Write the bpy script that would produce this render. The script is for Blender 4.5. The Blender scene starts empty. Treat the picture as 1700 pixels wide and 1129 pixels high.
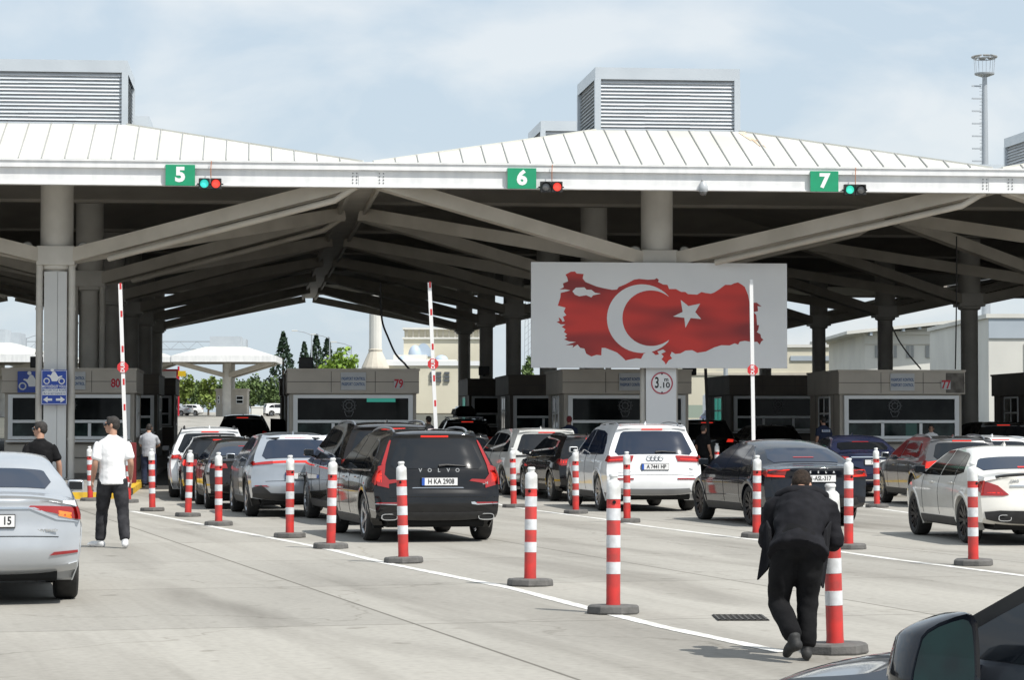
import bpy, bmesh, math, random
from mathutils import Vector, Matrix, noise
random.seed(7)
SC = bpy.context.scene
COL = SC.collection
R = math.radians
F = 4250.0; CX = 850.0; CY = 564.5; HC = 1.62
PITCH = math.atan((712 - CY) / F)

# ------------------------------------------------------------ camera, placement maths
cam = bpy.data.cameras.new('camera'); cam.lens = 36 * F / 1700; cam.sensor_width = 36
cam.clip_start = 0.5; cam.clip_end = 6000
camo = bpy.data.objects.new('camera', cam); COL.objects.link(camo)
camo.location = (0, 0, HC); camo.rotation_euler = (R(90) + PITCH, 0, 0)
SC.camera = camo

def at(px, py, Y):
    rx = (px - CX) / F; ry = (CY - py) / F
    d = Vector((rx, math.cos(PITCH) - ry * math.sin(PITCH), math.sin(PITCH) + ry * math.cos(PITCH)))
    k = Y / d.y
    return Vector((d.x * k, Y, HC + d.z * k))
def on_ground(px, py, z=0.0):
    rx = (px - CX) / F; ry = (CY - py) / F
    d = Vector((rx, math.cos(PITCH) - ry * math.sin(PITCH), math.sin(PITCH) + ry * math.cos(PITCH)))
    k = (z - HC) / d.z
    return Vector((d.x * k, d.y * k, z))

# frame of the checkpoint building: u along the front, v away from us
YAW = math.atan((850 - 431) / F)
SL = 0.012
def gz(v): return 0.0 if v < 60 else SL * (v - 60)
def P(u, v, z=0.0):
    return Vector((u * math.cos(YAW) - v * math.sin(YAW), u * math.sin(YAW) + v * math.cos(YAW), z))
def uv_of(p):
    return (p.x * math.cos(YAW) + p.y * math.sin(YAW), -p.x * math.sin(YAW) + p.y * math.cos(YAW))
def gz_at(p): return gz(uv_of(p)[1])

# ------------------------------------------------------------ mesh building
class MB:
    def __init__(s): s.v = []; s.f = []; s.m = []
    def add(s, vs, fs, mi=0, M=None):
        o = len(s.v)
        for p in vs:
            p = Vector(p)
            s.v.append(M @ p if M is not None else p)
        for f in fs: s.f.append([i + o for i in f]); s.m.append(mi)
        return s
    def box(s, c, d, mi=0, M=None, bev=0.0):
        x, y, z = c; a, b, h = d[0] / 2, d[1] / 2, d[2] / 2
        if bev <= 0:
            vs = [(x + i * a, y + j * b, z + k * h) for k in (-1, 1) for j in (-1, 1) for i in (-1, 1)]
            return s.add(vs, [(0, 2, 3, 1), (4, 5, 7, 6), (0, 1, 5, 4), (2, 6, 7, 3), (0, 4, 6, 2), (1, 3, 7, 5)], mi, M)
        bm = bmesh.new()
        bmesh.ops.create_cube(bm, size=1)
        for v in bm.verts: v.co = Vector((x + v.co.x * 2 * a, y + v.co.y * 2 * b, z + v.co.z * 2 * h))
        bmesh.ops.bevel(bm, geom=bm.edges[:], offset=bev, segments=2, affect='EDGES', profile=0.6)
        s.addbm(bm, mi, M); bm.free(); return s
    def addbm(s, bm, mi=0, M=None):
        bm.verts.index_update()
        return s.add([v.co.copy() for v in bm.verts], [[v.index for v in f.verts] for f in bm.faces], mi, M)
    def beam(s, p, q, w, h, mi=0, up=(0, 0, 1)):
        p = Vector(p); q = Vector(q); d = (q - p).normalized(); up = Vector(up)
        sx = d.cross(up).normalized(); sz = sx.cross(d).normalized()
        vs = []
        for e in (p, q):
            for j in (-1, 1):
                for i in (-1, 1): vs.append(e + sx * i * w / 2 + sz * j * h / 2)
        return s.add(vs, [(0, 2, 3, 1), (4, 5, 7, 6), (0, 1, 5, 4), (2, 6, 7, 3), (0, 4, 6, 2), (1, 3, 7, 5)], mi)
    def tube(s, pts, rad, n=8, mi=0, cap=True):
        pts = [Vector(p) for p in pts]
        if not hasattr(rad, '__len__'): rad = [rad] * len(pts)
        o = len(s.v); ref = None
        for i, p in enumerate(pts):
            a = pts[max(i - 1, 0)]; b = pts[min(i + 1, len(pts) - 1)]
            d = (b - a).normalized()
            if ref is None:
                ref = Vector((0, 0, 1)) if abs(d.z) < 0.9 else Vector((1, 0, 0))
            x = (ref - d * ref.dot(d)).normalized(); ref = x; y = d.cross(x)
            for k in range(n):
                t = 2 * math.pi * k / n
                s.v.append(p + (x * math.cos(t) + y * math.sin(t)) * rad[i])
        for i in range(len(pts) - 1):
            for k in range(n):
                k2 = (k + 1) % n
                s.f.append([o + i * n + k, o + i * n + k2, o + (i + 1) * n + k2, o + (i + 1) * n + k]); s.m.append(mi)
        if cap:
            s.f.append([o + k for k in range(n)][::-1]); s.m.append(mi)
            e = o + (len(pts) - 1) * n
            s.f.append([e + k for k in range(n)]); s.m.append(mi)
        return s
    def lathe(s, prof, n=20, mi=0, M=None, mis=None):
        # prof: (r, z) bottom to top, turned about z
        vs = []; fs = []; ms = []
        for r, z in prof:
            for k in range(n):
                t = 2 * math.pi * k / n
                vs.append((r * math.cos(t), r * math.sin(t), z))
        for i in range(len(prof) - 1):
            for k in range(n):
                k2 = (k + 1) % n
                fs.append((i * n + k, i * n + k2, (i + 1) * n + k2, (i + 1) * n + k)); ms.append(mis[i] if mis else mi)
        fs.append([k for k in range(n)][::-1]); ms.append(mis[0] if mis else mi)
        e = (len(prof) - 1) * n
        fs.append([e + k for k in range(n)]); ms.append(mis[-1] if mis else mi)
        a = len(s.m)
        s.add(vs, fs, 0, M)
        for i, m in enumerate(ms): s.m[a + i] = m
        return s
    def prism(s, poly, t, mi=0, M=None):
        # polygon in xz, front at y=0, back at y=t (viewed from -y)
        n = len(poly)
        bm = bmesh.new()
        fv = [bm.verts.new((x, 0, z)) for x, z in poly]
        f = bm.faces.new(fv); f.normal_update()
        bmesh.ops.triangulate(bm, faces=[f])
        s.addbm(bm, mi, M); bm.free()
        vs = [(x, 0, z) for x, z in poly] + [(x, t, z) for x, z in poly]
        s.add(vs, [(i, (i + 1) % n, n + (i + 1) % n, n + i) for i in range(n)], mi, M)
        return s
    def build(s, name, mats, parent=None, smooth=None, recalc=True):
        if not isinstance(mats, (list, tuple)): mats = [mats]
        me = bpy.data.meshes.new(name)
        me.from_pydata([tuple(v) for v in s.v], [], s.f)
        for m in mats: me.materials.append(m)
        if len(mats) > 1: me.polygons.foreach_set('material_index', s.m)
        if recalc:
            bm = bmesh.new(); bm.from_mesh(me)
            bmesh.ops.recalc_face_normals(bm, faces=bm.faces[:]); bm.to_mesh(me); bm.free()
        if smooth is not None:
            me.polygons.foreach_set('use_smooth', [True] * len(me.polygons))
            me.set_sharp_from_angle(angle=R(smooth))
        o = bpy.data.objects.new(name, me); COL.objects.link(o)
        if parent is not None: o.parent = parent
        return o

def tag(o, label=None, cat=None, group=None, kind=None):
    if label: o['label'] = label
    if cat: o['category'] = cat
    if group: o['group'] = group
    if kind: o['kind'] = kind
    return o
def thing(name, label, cat, loc=(0, 0, 0), rz=0.0, group=None):
    o = bpy.data.objects.new(name, None); COL.objects.link(o)
    o.empty_display_size = 0.3
    o.location = loc; o.rotation_euler = (0, 0, rz)
    return tag(o, label, cat, group)
def copy_tree(o, parent=None):
    c = o.copy(); COL.objects.link(c)
    c.parent = parent
    for ch in list(o.children): copy_tree(ch, c)
    return c

def text_obj(name, txt, size, mat, parent, loc, rot=(math.pi / 2, 0, 0), depth=0.003, bold=0.0, sx=1.0, align='CENTER'):
    cu = bpy.data.curves.new('t', 'FONT'); cu.body = txt; cu.size = size; cu.extrude = depth; cu.offset = bold
    cu.align_x = align; cu.align_y = 'CENTER'; cu.resolution_u = 3
    o = bpy.data.objects.new('t', cu); COL.objects.link(o)
    dg = bpy.context.evaluated_depsgraph_get(); dg.update()
    me = bpy.data.meshes.new_from_object(o.evaluated_get(dg))
    bpy.data.objects.remove(o); bpy.data.curves.remove(cu)
    for v in me.vertices: v.co.x *= sx
    me.materials.clear(); me.materials.append(mat)
    r = bpy.data.objects.new(name, me); COL.objects.link(r); r.parent = parent
    r.location = loc; r.rotation_euler = rot
    return r

# ------------------------------------------------------------ materials
def new_mat(name):
    m = bpy.data.materials.new(name); m.use_nodes = True
    nt = m.node_tree; b = nt.nodes['Principled BSDF']
    return m, nt, b
def rgba(c): return (c[0], c[1], c[2], 1)
def mat(name, c, rough=0.6, metal=0.0, c2=None, scale=3.0, bump=0.0, bscale=60, spec=0.5, coat=0.0, emit=None, es=1.0, detail=5, stretch=None, rvar=0.0):
    m, nt, b = new_mat(name)
    b.inputs['Base Color'].default_value = rgba(c); b.inputs['Roughness'].default_value = rough
    b.inputs['Metallic'].default_value = metal; b.inputs['Specular IOR Level'].default_value = spec
    b.inputs['Coat Weight'].default_value = coat; b.inputs['Coat Roughness'].default_value = 0.04
    if emit:
        b.inputs['Emission Color'].default_value = rgba(emit); b.inputs['Emission Strength'].default_value = es
    if c2 is not None or bump or rvar:
        tc = nt.nodes.new('ShaderNodeTexCoord'); src = tc.outputs['Object']
        if stretch:
            mp = nt.nodes.new('ShaderNodeMapping'); mp.inputs['Scale'].default_value = stretch
            nt.links.new(src, mp.inputs['Vector']); src = mp.outputs['Vector']
        if c2 is not None or rvar:
            n = nt.nodes.new('ShaderNodeTexNoise'); n.inputs['Scale'].default_value = scale; n.inputs['Detail'].default_value = detail
            nt.links.new(src, n.inputs['Vector'])
            rp = nt.nodes.new('ShaderNodeValToRGB'); e = rp.color_ramp.elements
            e[0].position = 0.36; e[1].position = 0.64
            e[0].color = rgba(c); e[1].color = rgba(c2 or c)
            nt.links.new(n.outputs['Fac'], rp.inputs['Fac'])
            nt.links.new(rp.outputs['Color'], b.inputs['Base Color'])
            if rvar:
                mr = nt.nodes.new('ShaderNodeMapRange'); mr.inputs[3].default_value = max(0, rough - rvar); mr.inputs[4].default_value = rough + rvar
                nt.links.new(n.outputs['Fac'], mr.inputs[0]); nt.links.new(mr.outputs[0], b.inputs['Roughness'])
        if bump:
            n2 = nt.nodes.new('ShaderNodeTexNoise'); n2.inputs['Scale'].default_value = bscale; n2.inputs['Detail'].default_value = 4
            nt.links.new(src, n2.inputs['Vector'])
            bp = nt.nodes.new('ShaderNodeBump'); bp.inputs['Strength'].default_value = bump; bp.inputs['Distance'].default_value = 0.02
            nt.links.new(n2.outputs['Fac'], bp.inputs['Height']); nt.links.new(bp.outputs['Normal'], b.inputs['Normal'])
    return m
def paint(name, c, rough=0.32, metal=0.0):
    c2 = tuple(min(1, x * 1.12 + 0.004) for x in c)
    return mat(name, c, rough, metal, c2=c2, scale=2.2, coat=1.0, rvar=0.05, spec=0.05 if max(c) < 0.05 else 0.3)

M = {}
M['paint_black'] = paint('black car paint', (0.004, 0.004, 0.005), 0.28)
M['paint_char'] = paint('charcoal car paint', (0.009, 0.0095, 0.011), 0.3)
M['paint_white'] = paint('white car paint', (0.74, 0.75, 0.76), 0.35)
M['paint_pearl'] = paint('pearl white car paint', (0.70, 0.68, 0.63), 0.35)
M['paint_silver'] = paint('silver car paint', (0.42, 0.44, 0.465), 0.32, 0.4)
M['paint_steel'] = paint('silver grey car paint', (0.36, 0.39, 0.43), 0.30, 0.5)
M['paint_graphite'] = paint('graphite car paint', (0.09, 0.10, 0.12), 0.3, 0.7)
M['paint_grey'] = paint('grey car paint', (0.085, 0.085, 0.088), 0.3, 0.4)
M['paint_navy'] = paint('navy car paint', (0.010, 0.014, 0.04), 0.28)
M['paint_midnight'] = paint('blue black car paint', (0.003, 0.0045, 0.009), 0.24)
M['paint_brown'] = paint('dark brown car paint', (0.008, 0.006, 0.0055), 0.28)
M['paint_sand'] = paint('light grey car paint', (0.52, 0.52, 0.50), 0.35)
M['paint_blue'] = paint('blue car paint', (0.03, 0.06, 0.16), 0.3)
M['glass'] = mat('tinted car glass', (0.007, 0.009, 0.012), 0.03, spec=0.55)
M['glass_blue'] = mat('blue tinted car glass', (0.010, 0.018, 0.038), 0.04, spec=0.75)
M['glass_dark'] = mat('dark side glass', (0.006, 0.007, 0.008), 0.06, spec=0.12)
M['plastic'] = mat('black trim plastic', (0.018, 0.018, 0.019), 0.55, c2=(0.026, 0.026, 0.027), scale=9)
M['under'] = mat('dark underbody', (0.006, 0.006, 0.006), 0.9)
M['tyre'] = mat('tyre rubber', (0.014, 0.014, 0.014), 0.8, c2=(0.026, 0.025, 0.024), scale=12)
M['rim'] = mat('alloy rim', (0.45, 0.46, 0.48), 0.3, 0.9)
M['rim_dark'] = mat('dark alloy rim', (0.03, 0.03, 0.032), 0.35, 0.6)
M['chrome'] = mat('chrome trim', (0.75, 0.76, 0.78), 0.12, 1.0)
M['satin'] = mat('satin roof rail', (0.32, 0.33, 0.35), 0.35, 0.8)
M['red_lens'] = mat('red lens', (0.30, 0.008, 0.008), 0.12, coat=1.0, emit=(1, 0.03, 0.02), es=0.02)
M['red_lit'] = mat('lit red lamp', (0.5, 0.02, 0.015), 0.15, emit=(1, 0.045, 0.025), es=0.6)
M['red_dark'] = mat('red reflector', (0.25, 0.008, 0.012), 0.15, coat=1.0)
M['amber'] = mat('amber lens', (0.8, 0.2, 0.03), 0.15, coat=1.0, emit=(1, .25, .04), es=0.25)
M['lamp_glass'] = mat('clear lamp lens', (0.5, 0.52, 0.55), 0.08, coat=1.0)
M['plate'] = mat('plate white', (0.72, 0.72, 0.72), 0.4)
M['plate_blue'] = mat('plate blue band', (0.02, 0.09, 0.42), 0.4)
M['ink'] = mat('black lettering', (0.012, 0.012, 0.014), 0.5)
M['white_ink'] = mat('white lettering', (0.78, 0.79, 0.8), 0.5)
M['red_ink'] = mat('red lettering', (0.50, 0.02, 0.04), 0.5)
M['blue_ink'] = mat('blue lettering', (0.03, 0.10, 0.26), 0.5)
# ------------------------------------------------------------ world and sun
SUN = Vector((0.44, -0.37, 0.82)).normalized()
el = math.asin(SUN.z); az = math.atan2(SUN.x, SUN.y)
w = bpy.data.worlds.new('World'); SC.world = w; w.use_nodes = True
nt = w.node_tree; bg = nt.nodes['Background']
sky = nt.nodes.new('ShaderNodeTexSky'); sky.sky_type = 'NISHITA'; sky.sun_disc = False
sky.sun_elevation = el; sky.sun_rotation = az; sky.air_density = 1.0; sky.dust_density = 1.5; sky.ozone_density = 1.0
tc = nt.nodes.new('ShaderNodeTexCoord')
mp = nt.nodes.new('ShaderNodeMapping'); mp.inputs['Scale'].default_value = (1.0, 1.0, 2.2); mp.inputs['Location'].default_value = (3.1, 0.4, 0.2)
nz = nt.nodes.new('ShaderNodeTexNoise'); nz.inputs['Scale'].default_value = 9.0; nz.inputs['Detail'].default_value = 7; nz.inputs['Roughness'].default_value = 0.52
nz.inputs['Distortion'].default_value = 0.3
rp = nt.nodes.new('ShaderNodeValToRGB'); rp.color_ramp.elements[0].position = 0.42; rp.color_ramp.elements[1].position = 0.62
rp.color_ramp.elements[0].color = (5.35, 6.30, 7.15, 1); rp.color_ramp.elements[1].color = (7.3, 7.7, 7.95, 1)
mx = nt.nodes.new('ShaderNodeMix'); mx.data_type = 'RGBA'; mx.inputs['Factor'].default_value = 0.80
nt.links.new(tc.outputs['Generated'], mp.inputs['Vector']); nt.links.new(mp.outputs['Vector'], nz.inputs['Vector'])
nt.links.new(nz.outputs['Fac'], rp.inputs['Fac'])
nt.links.new(sky.outputs['Color'], mx.inputs['A']); nt.links.new(rp.outputs['Color'], mx.inputs['B'])
nt.links.new(mx.outputs['Result'], bg.inputs['Color']); bg.inputs['Strength'].default_value = 0.115
sl = bpy.data.lights.new('sun', 'SUN'); sl.energy = 5.0; sl.angle = R(0.5); sl.color = (1.0, 0.965, 0.90)
so = bpy.data.objects.new('sun', sl); COL.objects.link(so); so.location = (20, -10, 60)
so.rotation_euler = SUN.to_track_quat('Z', 'Y').to_euler()
SC.view_settings.view_transform = 'Standard'; SC.view_settings.look = 'None'
SC.view_settings.gamma = 1; SC.view_settings.exposure = 0.08; SC.view_settings.use_curve_mapping = False

# ------------------------------------------------------------ ground
def concrete():
    m, nt, b = new_mat('forecourt concrete')
    L = nt.links
    tc = nt.nodes.new('ShaderNodeTexCoord')
    mp = nt.nodes.new('ShaderNodeMapping'); mp.inputs['Rotation'].default_value = (0, 0, -YAW - R(9))
    L.new(tc.outputs['Object'], mp.inputs['Vector'])
    n1 = nt.nodes.new('ShaderNodeTexNoise'); n1.inputs['Scale'].default_value = 0.22; n1.inputs['Detail'].default_value = 8; n1.inputs['Roughness'].default_value = 0.65
    st = nt.nodes.new('ShaderNodeMapping'); st.inputs['Scale'].default_value = (1, 0.28, 1); L.new(mp.outputs[0], st.inputs[0]); L.new(st.outputs[0], n1.inputs[0])
    r1 = nt.nodes.new('ShaderNodeValToRGB'); e = r1.color_ramp.elements; e[0].position = 0.3; e[1].position = 0.7
    e[0].color = (0.31, 0.295, 0.265, 1); e[1].color = (0.41, 0.39, 0.35, 1); L.new(n1.outputs['Fac'], r1.inputs[0])
    n2 = nt.nodes.new('ShaderNodeTexNoise'); n2.inputs['Scale'].default_value = 14; n2.inputs['Detail'].default_value = 6; L.new(mp.outputs[0], n2.inputs[0])
    r2 = nt.nodes.new('ShaderNodeValToRGB'); e = r2.color_ramp.elements; e[0].position = 0.25; e[1].position = 0.6
    e[0].color = (0.84, 0.84, 0.84, 1); e[1].color = (1, 1, 1, 1); L.new(n2.outputs['Fac'], r2.inputs[0])
    x = nt.nodes.new('ShaderNodeMix'); x.data_type = 'RGBA'; x.blend_type = 'MULTIPLY'; x.inputs[0].default_value = 1
    L.new(r1.outputs[0], x.inputs['A']); L.new(r2.outputs[0], x.inputs['B'])
    # oil and tyre stains
    n3 = nt.nodes.new('ShaderNodeTexNoise'); n3.inputs['Scale'].default_value = 0.5; n3.inputs['Detail'].default_value = 5; n3.inputs['Distortion'].default_value = 0.6
    s3 = nt.nodes.new('ShaderNodeMapping'); s3.inputs['Scale'].default_value = (1.6, 0.16, 1); s3.inputs['Location'].default_value = (4, 2, 0)
    L.new(mp.outputs[0], s3.inputs[0]); L.new(s3.outputs[0], n3.inputs[0])
    r3 = nt.nodes.new('ShaderNodeValToRGB'); e = r3.color_ramp.elements; e[0].position = 0.50; e[1].position = 0.72
    e[0].color = (1, 1, 1, 1); e[1].color = (0.66, 0.65, 0.64, 1); L.new(n3.outputs['Fac'], r3.inputs[0])
    x2 = nt.nodes.new('ShaderNodeMix'); x2.data_type = 'RGBA'; x2.blend_type = 'MULTIPLY'; x2.inputs[0].default_value = 1
    L.new(x.outputs['Result'], x2.inputs['A']); L.new(r3.outputs[0], x2.inputs['B'])
    # slab joints
    bk = nt.nodes.new('ShaderNodeTexBrick'); bk.offset = 0.0; bk.inputs['Scale'].default_value = 1.0
    bk.inputs['Brick Width'].default_value = 4.6; bk.inputs['Row Height'].default_value = 5.2; bk.inputs['Mortar Size'].default_value = 0.018; bk.inputs['Mortar Smooth'].default_value = 0.3
    bk.inputs['Color1'].default_value = (1, 1, 1, 1); bk.inputs['Color2'].default_value = (0.86, 0.86, 0.86, 1); bk.inputs['Mortar'].default_value = (0.42, 0.41, 0.39, 1)
    L.new(mp.outputs[0], bk.inputs['Vector'])
    x3 = nt.nodes.new('ShaderNodeMix'); x3.data_type = 'RGBA'; x3.blend_type = 'MULTIPLY'; x3.inputs[0].default_value = 1
    L.new(x2.outputs['Result'], x3.inputs['A']); L.new(bk.outputs['Color'], x3.inputs['B'])
    # hairline cracks and tyre scuffs
    vo = nt.nodes.new('ShaderNodeTexVoronoi'); vo.feature = 'DISTANCE_TO_EDGE'; vo.inputs['Scale'].default_value = 0.17
    dn = nt.nodes.new('ShaderNodeTexNoise'); dn.inputs['Scale'].default_value = 1.1; dn.inputs['Detail'].default_value = 5
    ad = nt.nodes.new('ShaderNodeMix'); ad.data_type = 'RGBA'; ad.blend_type = 'ADD'; ad.inputs[0].default_value = 0.9
    L.new(mp.outputs[0], dn.inputs[0]); L.new(mp.outputs[0], ad.inputs['A']); L.new(dn.outputs['Color'], ad.inputs['B']); L.new(ad.outputs['Result'], vo.inputs['Vector'])
    rv = nt.nodes.new('ShaderNodeValToRGB'); e = rv.color_ramp.elements; e[0].position = 0.0; e[1].position = 0.0035
    e[0].color = (0.74, 0.73, 0.71, 1); e[1].color = (1, 1, 1, 1); L.new(vo.outputs['Distance'], rv.inputs[0])
    x4 = nt.nodes.new('ShaderNodeMix'); x4.data_type = 'RGBA'; x4.blend_type = 'MULTIPLY'; x4.inputs[0].default_value = 1
    L.new(x3.outputs['Result'], x4.inputs['A']); L.new(rv.outputs[0], x4.inputs['B'])
    sp = nt.nodes.new('ShaderNodeTexNoise'); sp.inputs['Scale'].default_value = 2.6; sp.inputs['Detail'].default_value = 3; L.new(mp.outputs[0], sp.inputs[0])
    rs = nt.nodes.new('ShaderNodeValToRGB'); e = rs.color_ramp.elements; e[0].position = 0.66; e[1].position = 0.74
    e[0].color = (1, 1, 1, 1); e[1].color = (0.72, 0.71, 0.69, 1); L.new(sp.outputs['Fac'], rs.inputs[0])
    x5 = nt.nodes.new('ShaderNodeMix'); x5.data_type = 'RGBA'; x5.blend_type = 'MULTIPLY'; x5.inputs[0].default_value = 1
    L.new(x4.outputs['Result'], x5.inputs['A']); L.new(rs.outputs[0], x5.inputs['B'])
    wv = nt.nodes.new('ShaderNodeTexNoise'); wv.inputs['Scale'].default_value = 1.0; wv.inputs['Detail'].default_value = 6; wv.inputs['Roughness'].default_value = 0.7
    sw = nt.nodes.new('ShaderNodeMapping'); sw.inputs['Scale'].default_value = (2.4, 0.035, 1); L.new(mp.outputs[0], sw.inputs[0]); L.new(sw.outputs[0], wv.inputs[0])
    rw = nt.nodes.new('ShaderNodeValToRGB'); e = rw.color_ramp.elements; e[0].position = 0.50; e[1].position = 0.68
    e[0].color = (1, 1, 1, 1); e[1].color = (0.90, 0.897, 0.89, 1); L.new(wv.outputs['Fac'], rw.inputs[0])
    x6 = nt.nodes.new('ShaderNodeMix'); x6.data_type = 'RGBA'; x6.blend_type = 'MULTIPLY'; x6.inputs[0].default_value = 1
    L.new(x5.outputs['Result'], x6.inputs['A']); L.new(rw.outputs[0], x6.inputs['B'])
    L.new(x6.outputs['Result'], b.inputs['Base Color'])
    b.inputs['Roughness'].default_value = 0.82; b.inputs['Specular IOR Level'].default_value = 0.3
    bp = nt.nodes.new('ShaderNodeBump'); bp.inputs['Strength'].default_value = 0.15; bp.inputs['Distance'].default_value = 0.01
    L.new(n2.outputs['Fac'], bp.inputs['Height']); L.new(bp.outputs[0], b.inputs['Normal'])
    return m
M['concrete'] = concrete()
mb = MB()
vs_ = [-40, 60, 150, 420, 700, 3000]
us_ = [-2500, -60, 60, 2500]
for j, v in enumerate(vs_):
    for u in us_:
        p = P(u, v); p.z = gz(min(v, 420)); mb.v.append(p)
for j in range(len(vs_) - 1):
    for i in range(3):
        a = j * 4 + i; mb.f.append([a, a + 1, a + 5, a + 4]); mb.m.append(0)
g = mb.build('ground', M['concrete']); tag(g, kind='structure')

M['line'] = mat('road paint white', (0.72, 0.72, 0.70), 0.7, c2=(0.47, 0.455, 0.42), scale=4.5, detail=10)
M['yellow'] = mat('kerb paint yellow', (0.70, 0.44, 0.02), 0.7, c2=(0.52, 0.33, 0.03), scale=6)
M['kerb'] = mat('kerb concrete', (0.22, 0.21, 0.2), 0.85, c2=(0.30, 0.29, 0.27), scale=5, bump=0.2)
M['kerb_dark'] = mat('kerb paint black', (0.025, 0.025, 0.024), 0.8, c2=(0.05, 0.05, 0.045), scale=6)
def painted_line(pix, wd, label):
    pts = [on_ground(x, y, 0.004) for x, y in pix]
    dense = []
    for a, b in zip(pts, pts[1:]):
        for k in range(4): dense.append(a.lerp(b, k / 4))
    dense.append(pts[-1])
    mb = MB()
    for i, p in enumerate(dense):
        d = (dense[min(i + 1, len(dense) - 1)] - dense[max(i - 1, 0)]).normalized()
        n = Vector((-d.y, d.x, 0)); ww = wd * (0.5 + 0.05 * math.sin(i * 1.7))
        mb.v += [p - n * ww, p + n * ww]
    for i in range(len(dense) - 1):
        mb.f.append([2 * i, 2 * i + 2, 2 * i + 3, 2 * i + 1]); mb.m.append(0)
    o = mb.build('lane_line', M['line']); tag(o, kind='structure')
mb = MB()  # sheet added under the canopy, coloured dark to soak up bounced light
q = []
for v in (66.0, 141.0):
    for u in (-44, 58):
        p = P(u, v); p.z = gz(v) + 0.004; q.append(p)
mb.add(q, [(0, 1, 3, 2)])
tag(mb.build('darkened_lane_road', mat('lane asphalt darkened against bounce', (0.03, 0.029, 0.028), 0.9, c2=(0.045, 0.043, 0.041), scale=0.6, detail=8)), kind='structure')
painted_line([(218, 849), (300, 864), (390, 882), (480, 899), (545, 912), (640, 935), (760, 959), (850, 977), (980, 1011), (1100, 1041), (1200, 1062), (1300, 1083)], 0.13, '')
painted_line([(800, 832), (850, 842), (930, 853), (1000, 862), (1060, 872), (1160, 885), (1250, 896), (1400, 917), (1500, 931), (1620, 946), (1720, 959)], 0.13, '')
painted_line([(1380, 832), (1460, 845), (1540, 856), (1700, 880)], 0.12, '')

# drain grate let into the slab
dp = on_ground(1229, 1027, 0)
mb = MB()
mb.box((0, 0, 0.006), (0.44, 0.62, 0.004), 1)
for k in range(9): mb.box((-0.2 + k * 0.05, 0, 0.011), (0.018, 0.6, 0.006), 0)
for k in range(5): mb.box((0, -0.29 + k * 0.145, 0.0105), (0.42, 0.02, 0.004), 0)
o = mb.build('drain_grate', [mat('cast iron', (0.05, 0.047, 0.043), 0.6, 0.3, c2=(0.09, 0.08, 0.07), scale=20), M['under']])
o.location = dp; tag(o, 'dark iron drain grate let into the concrete left of the bending man', 'drain')

# ------------------------------------------------------------ canopy
W = 16.4; V0 = 65.0; COLV = 70.0; RS = 13.4; COLU = -5.47
def zt(v): return SL * (v - 65)
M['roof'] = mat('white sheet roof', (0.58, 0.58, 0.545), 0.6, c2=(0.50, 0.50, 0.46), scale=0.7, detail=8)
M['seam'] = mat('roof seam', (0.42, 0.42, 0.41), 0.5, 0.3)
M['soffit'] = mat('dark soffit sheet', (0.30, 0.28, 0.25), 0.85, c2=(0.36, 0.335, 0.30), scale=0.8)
M['fascia'] = mat('white painted steel', (0.80, 0.80, 0.795), 0.45, c2=(0.69, 0.695, 0.70), scale=2.2, detail=9, stretch=(1.6, 1.6, 0.35))
M['steel'] = mat('beige painted steel', (0.56, 0.52, 0.455), 0.55, c2=(0.47, 0.435, 0.375), scale=1.1, detail=7)
M['colpaint'] = mat('grey column paint', (0.62, 0.60, 0.555), 0.6, c2=(0.53, 0.51, 0.47), scale=1.3, detail=7)
M['clad'] = mat('pale column cladding', (0.66, 0.67, 0.66), 0.5, c2=(0.59, 0.60, 0.60), scale=0.7, detail=8)
M['louvre'] = mat('louvre metal', (0.62, 0.65, 0.68), 0.5, 0.0, c2=(0.50, 0.53, 0.56), scale=1.6, stretch=(0.5, 0.5, 5))
M['louvre_dark'] = mat('louvre gap', (0.28, 0.295, 0.31), 0.8)
M['cap'] = mat('grey sheet cap', (0.50, 0.54, 0.58), 0.4, 0.2, c2=(0.45, 0.49, 0.53), scale=0.8)
M['rust'] = mat('rust stain', (0.55, 0.38, 0.26), 0.8, c2=(0.70, 0.60, 0.48), scale=4)
M['bolt'] = mat('bolt heads', (0.25, 0.25, 0.25), 0.5, 0.6)

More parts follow.
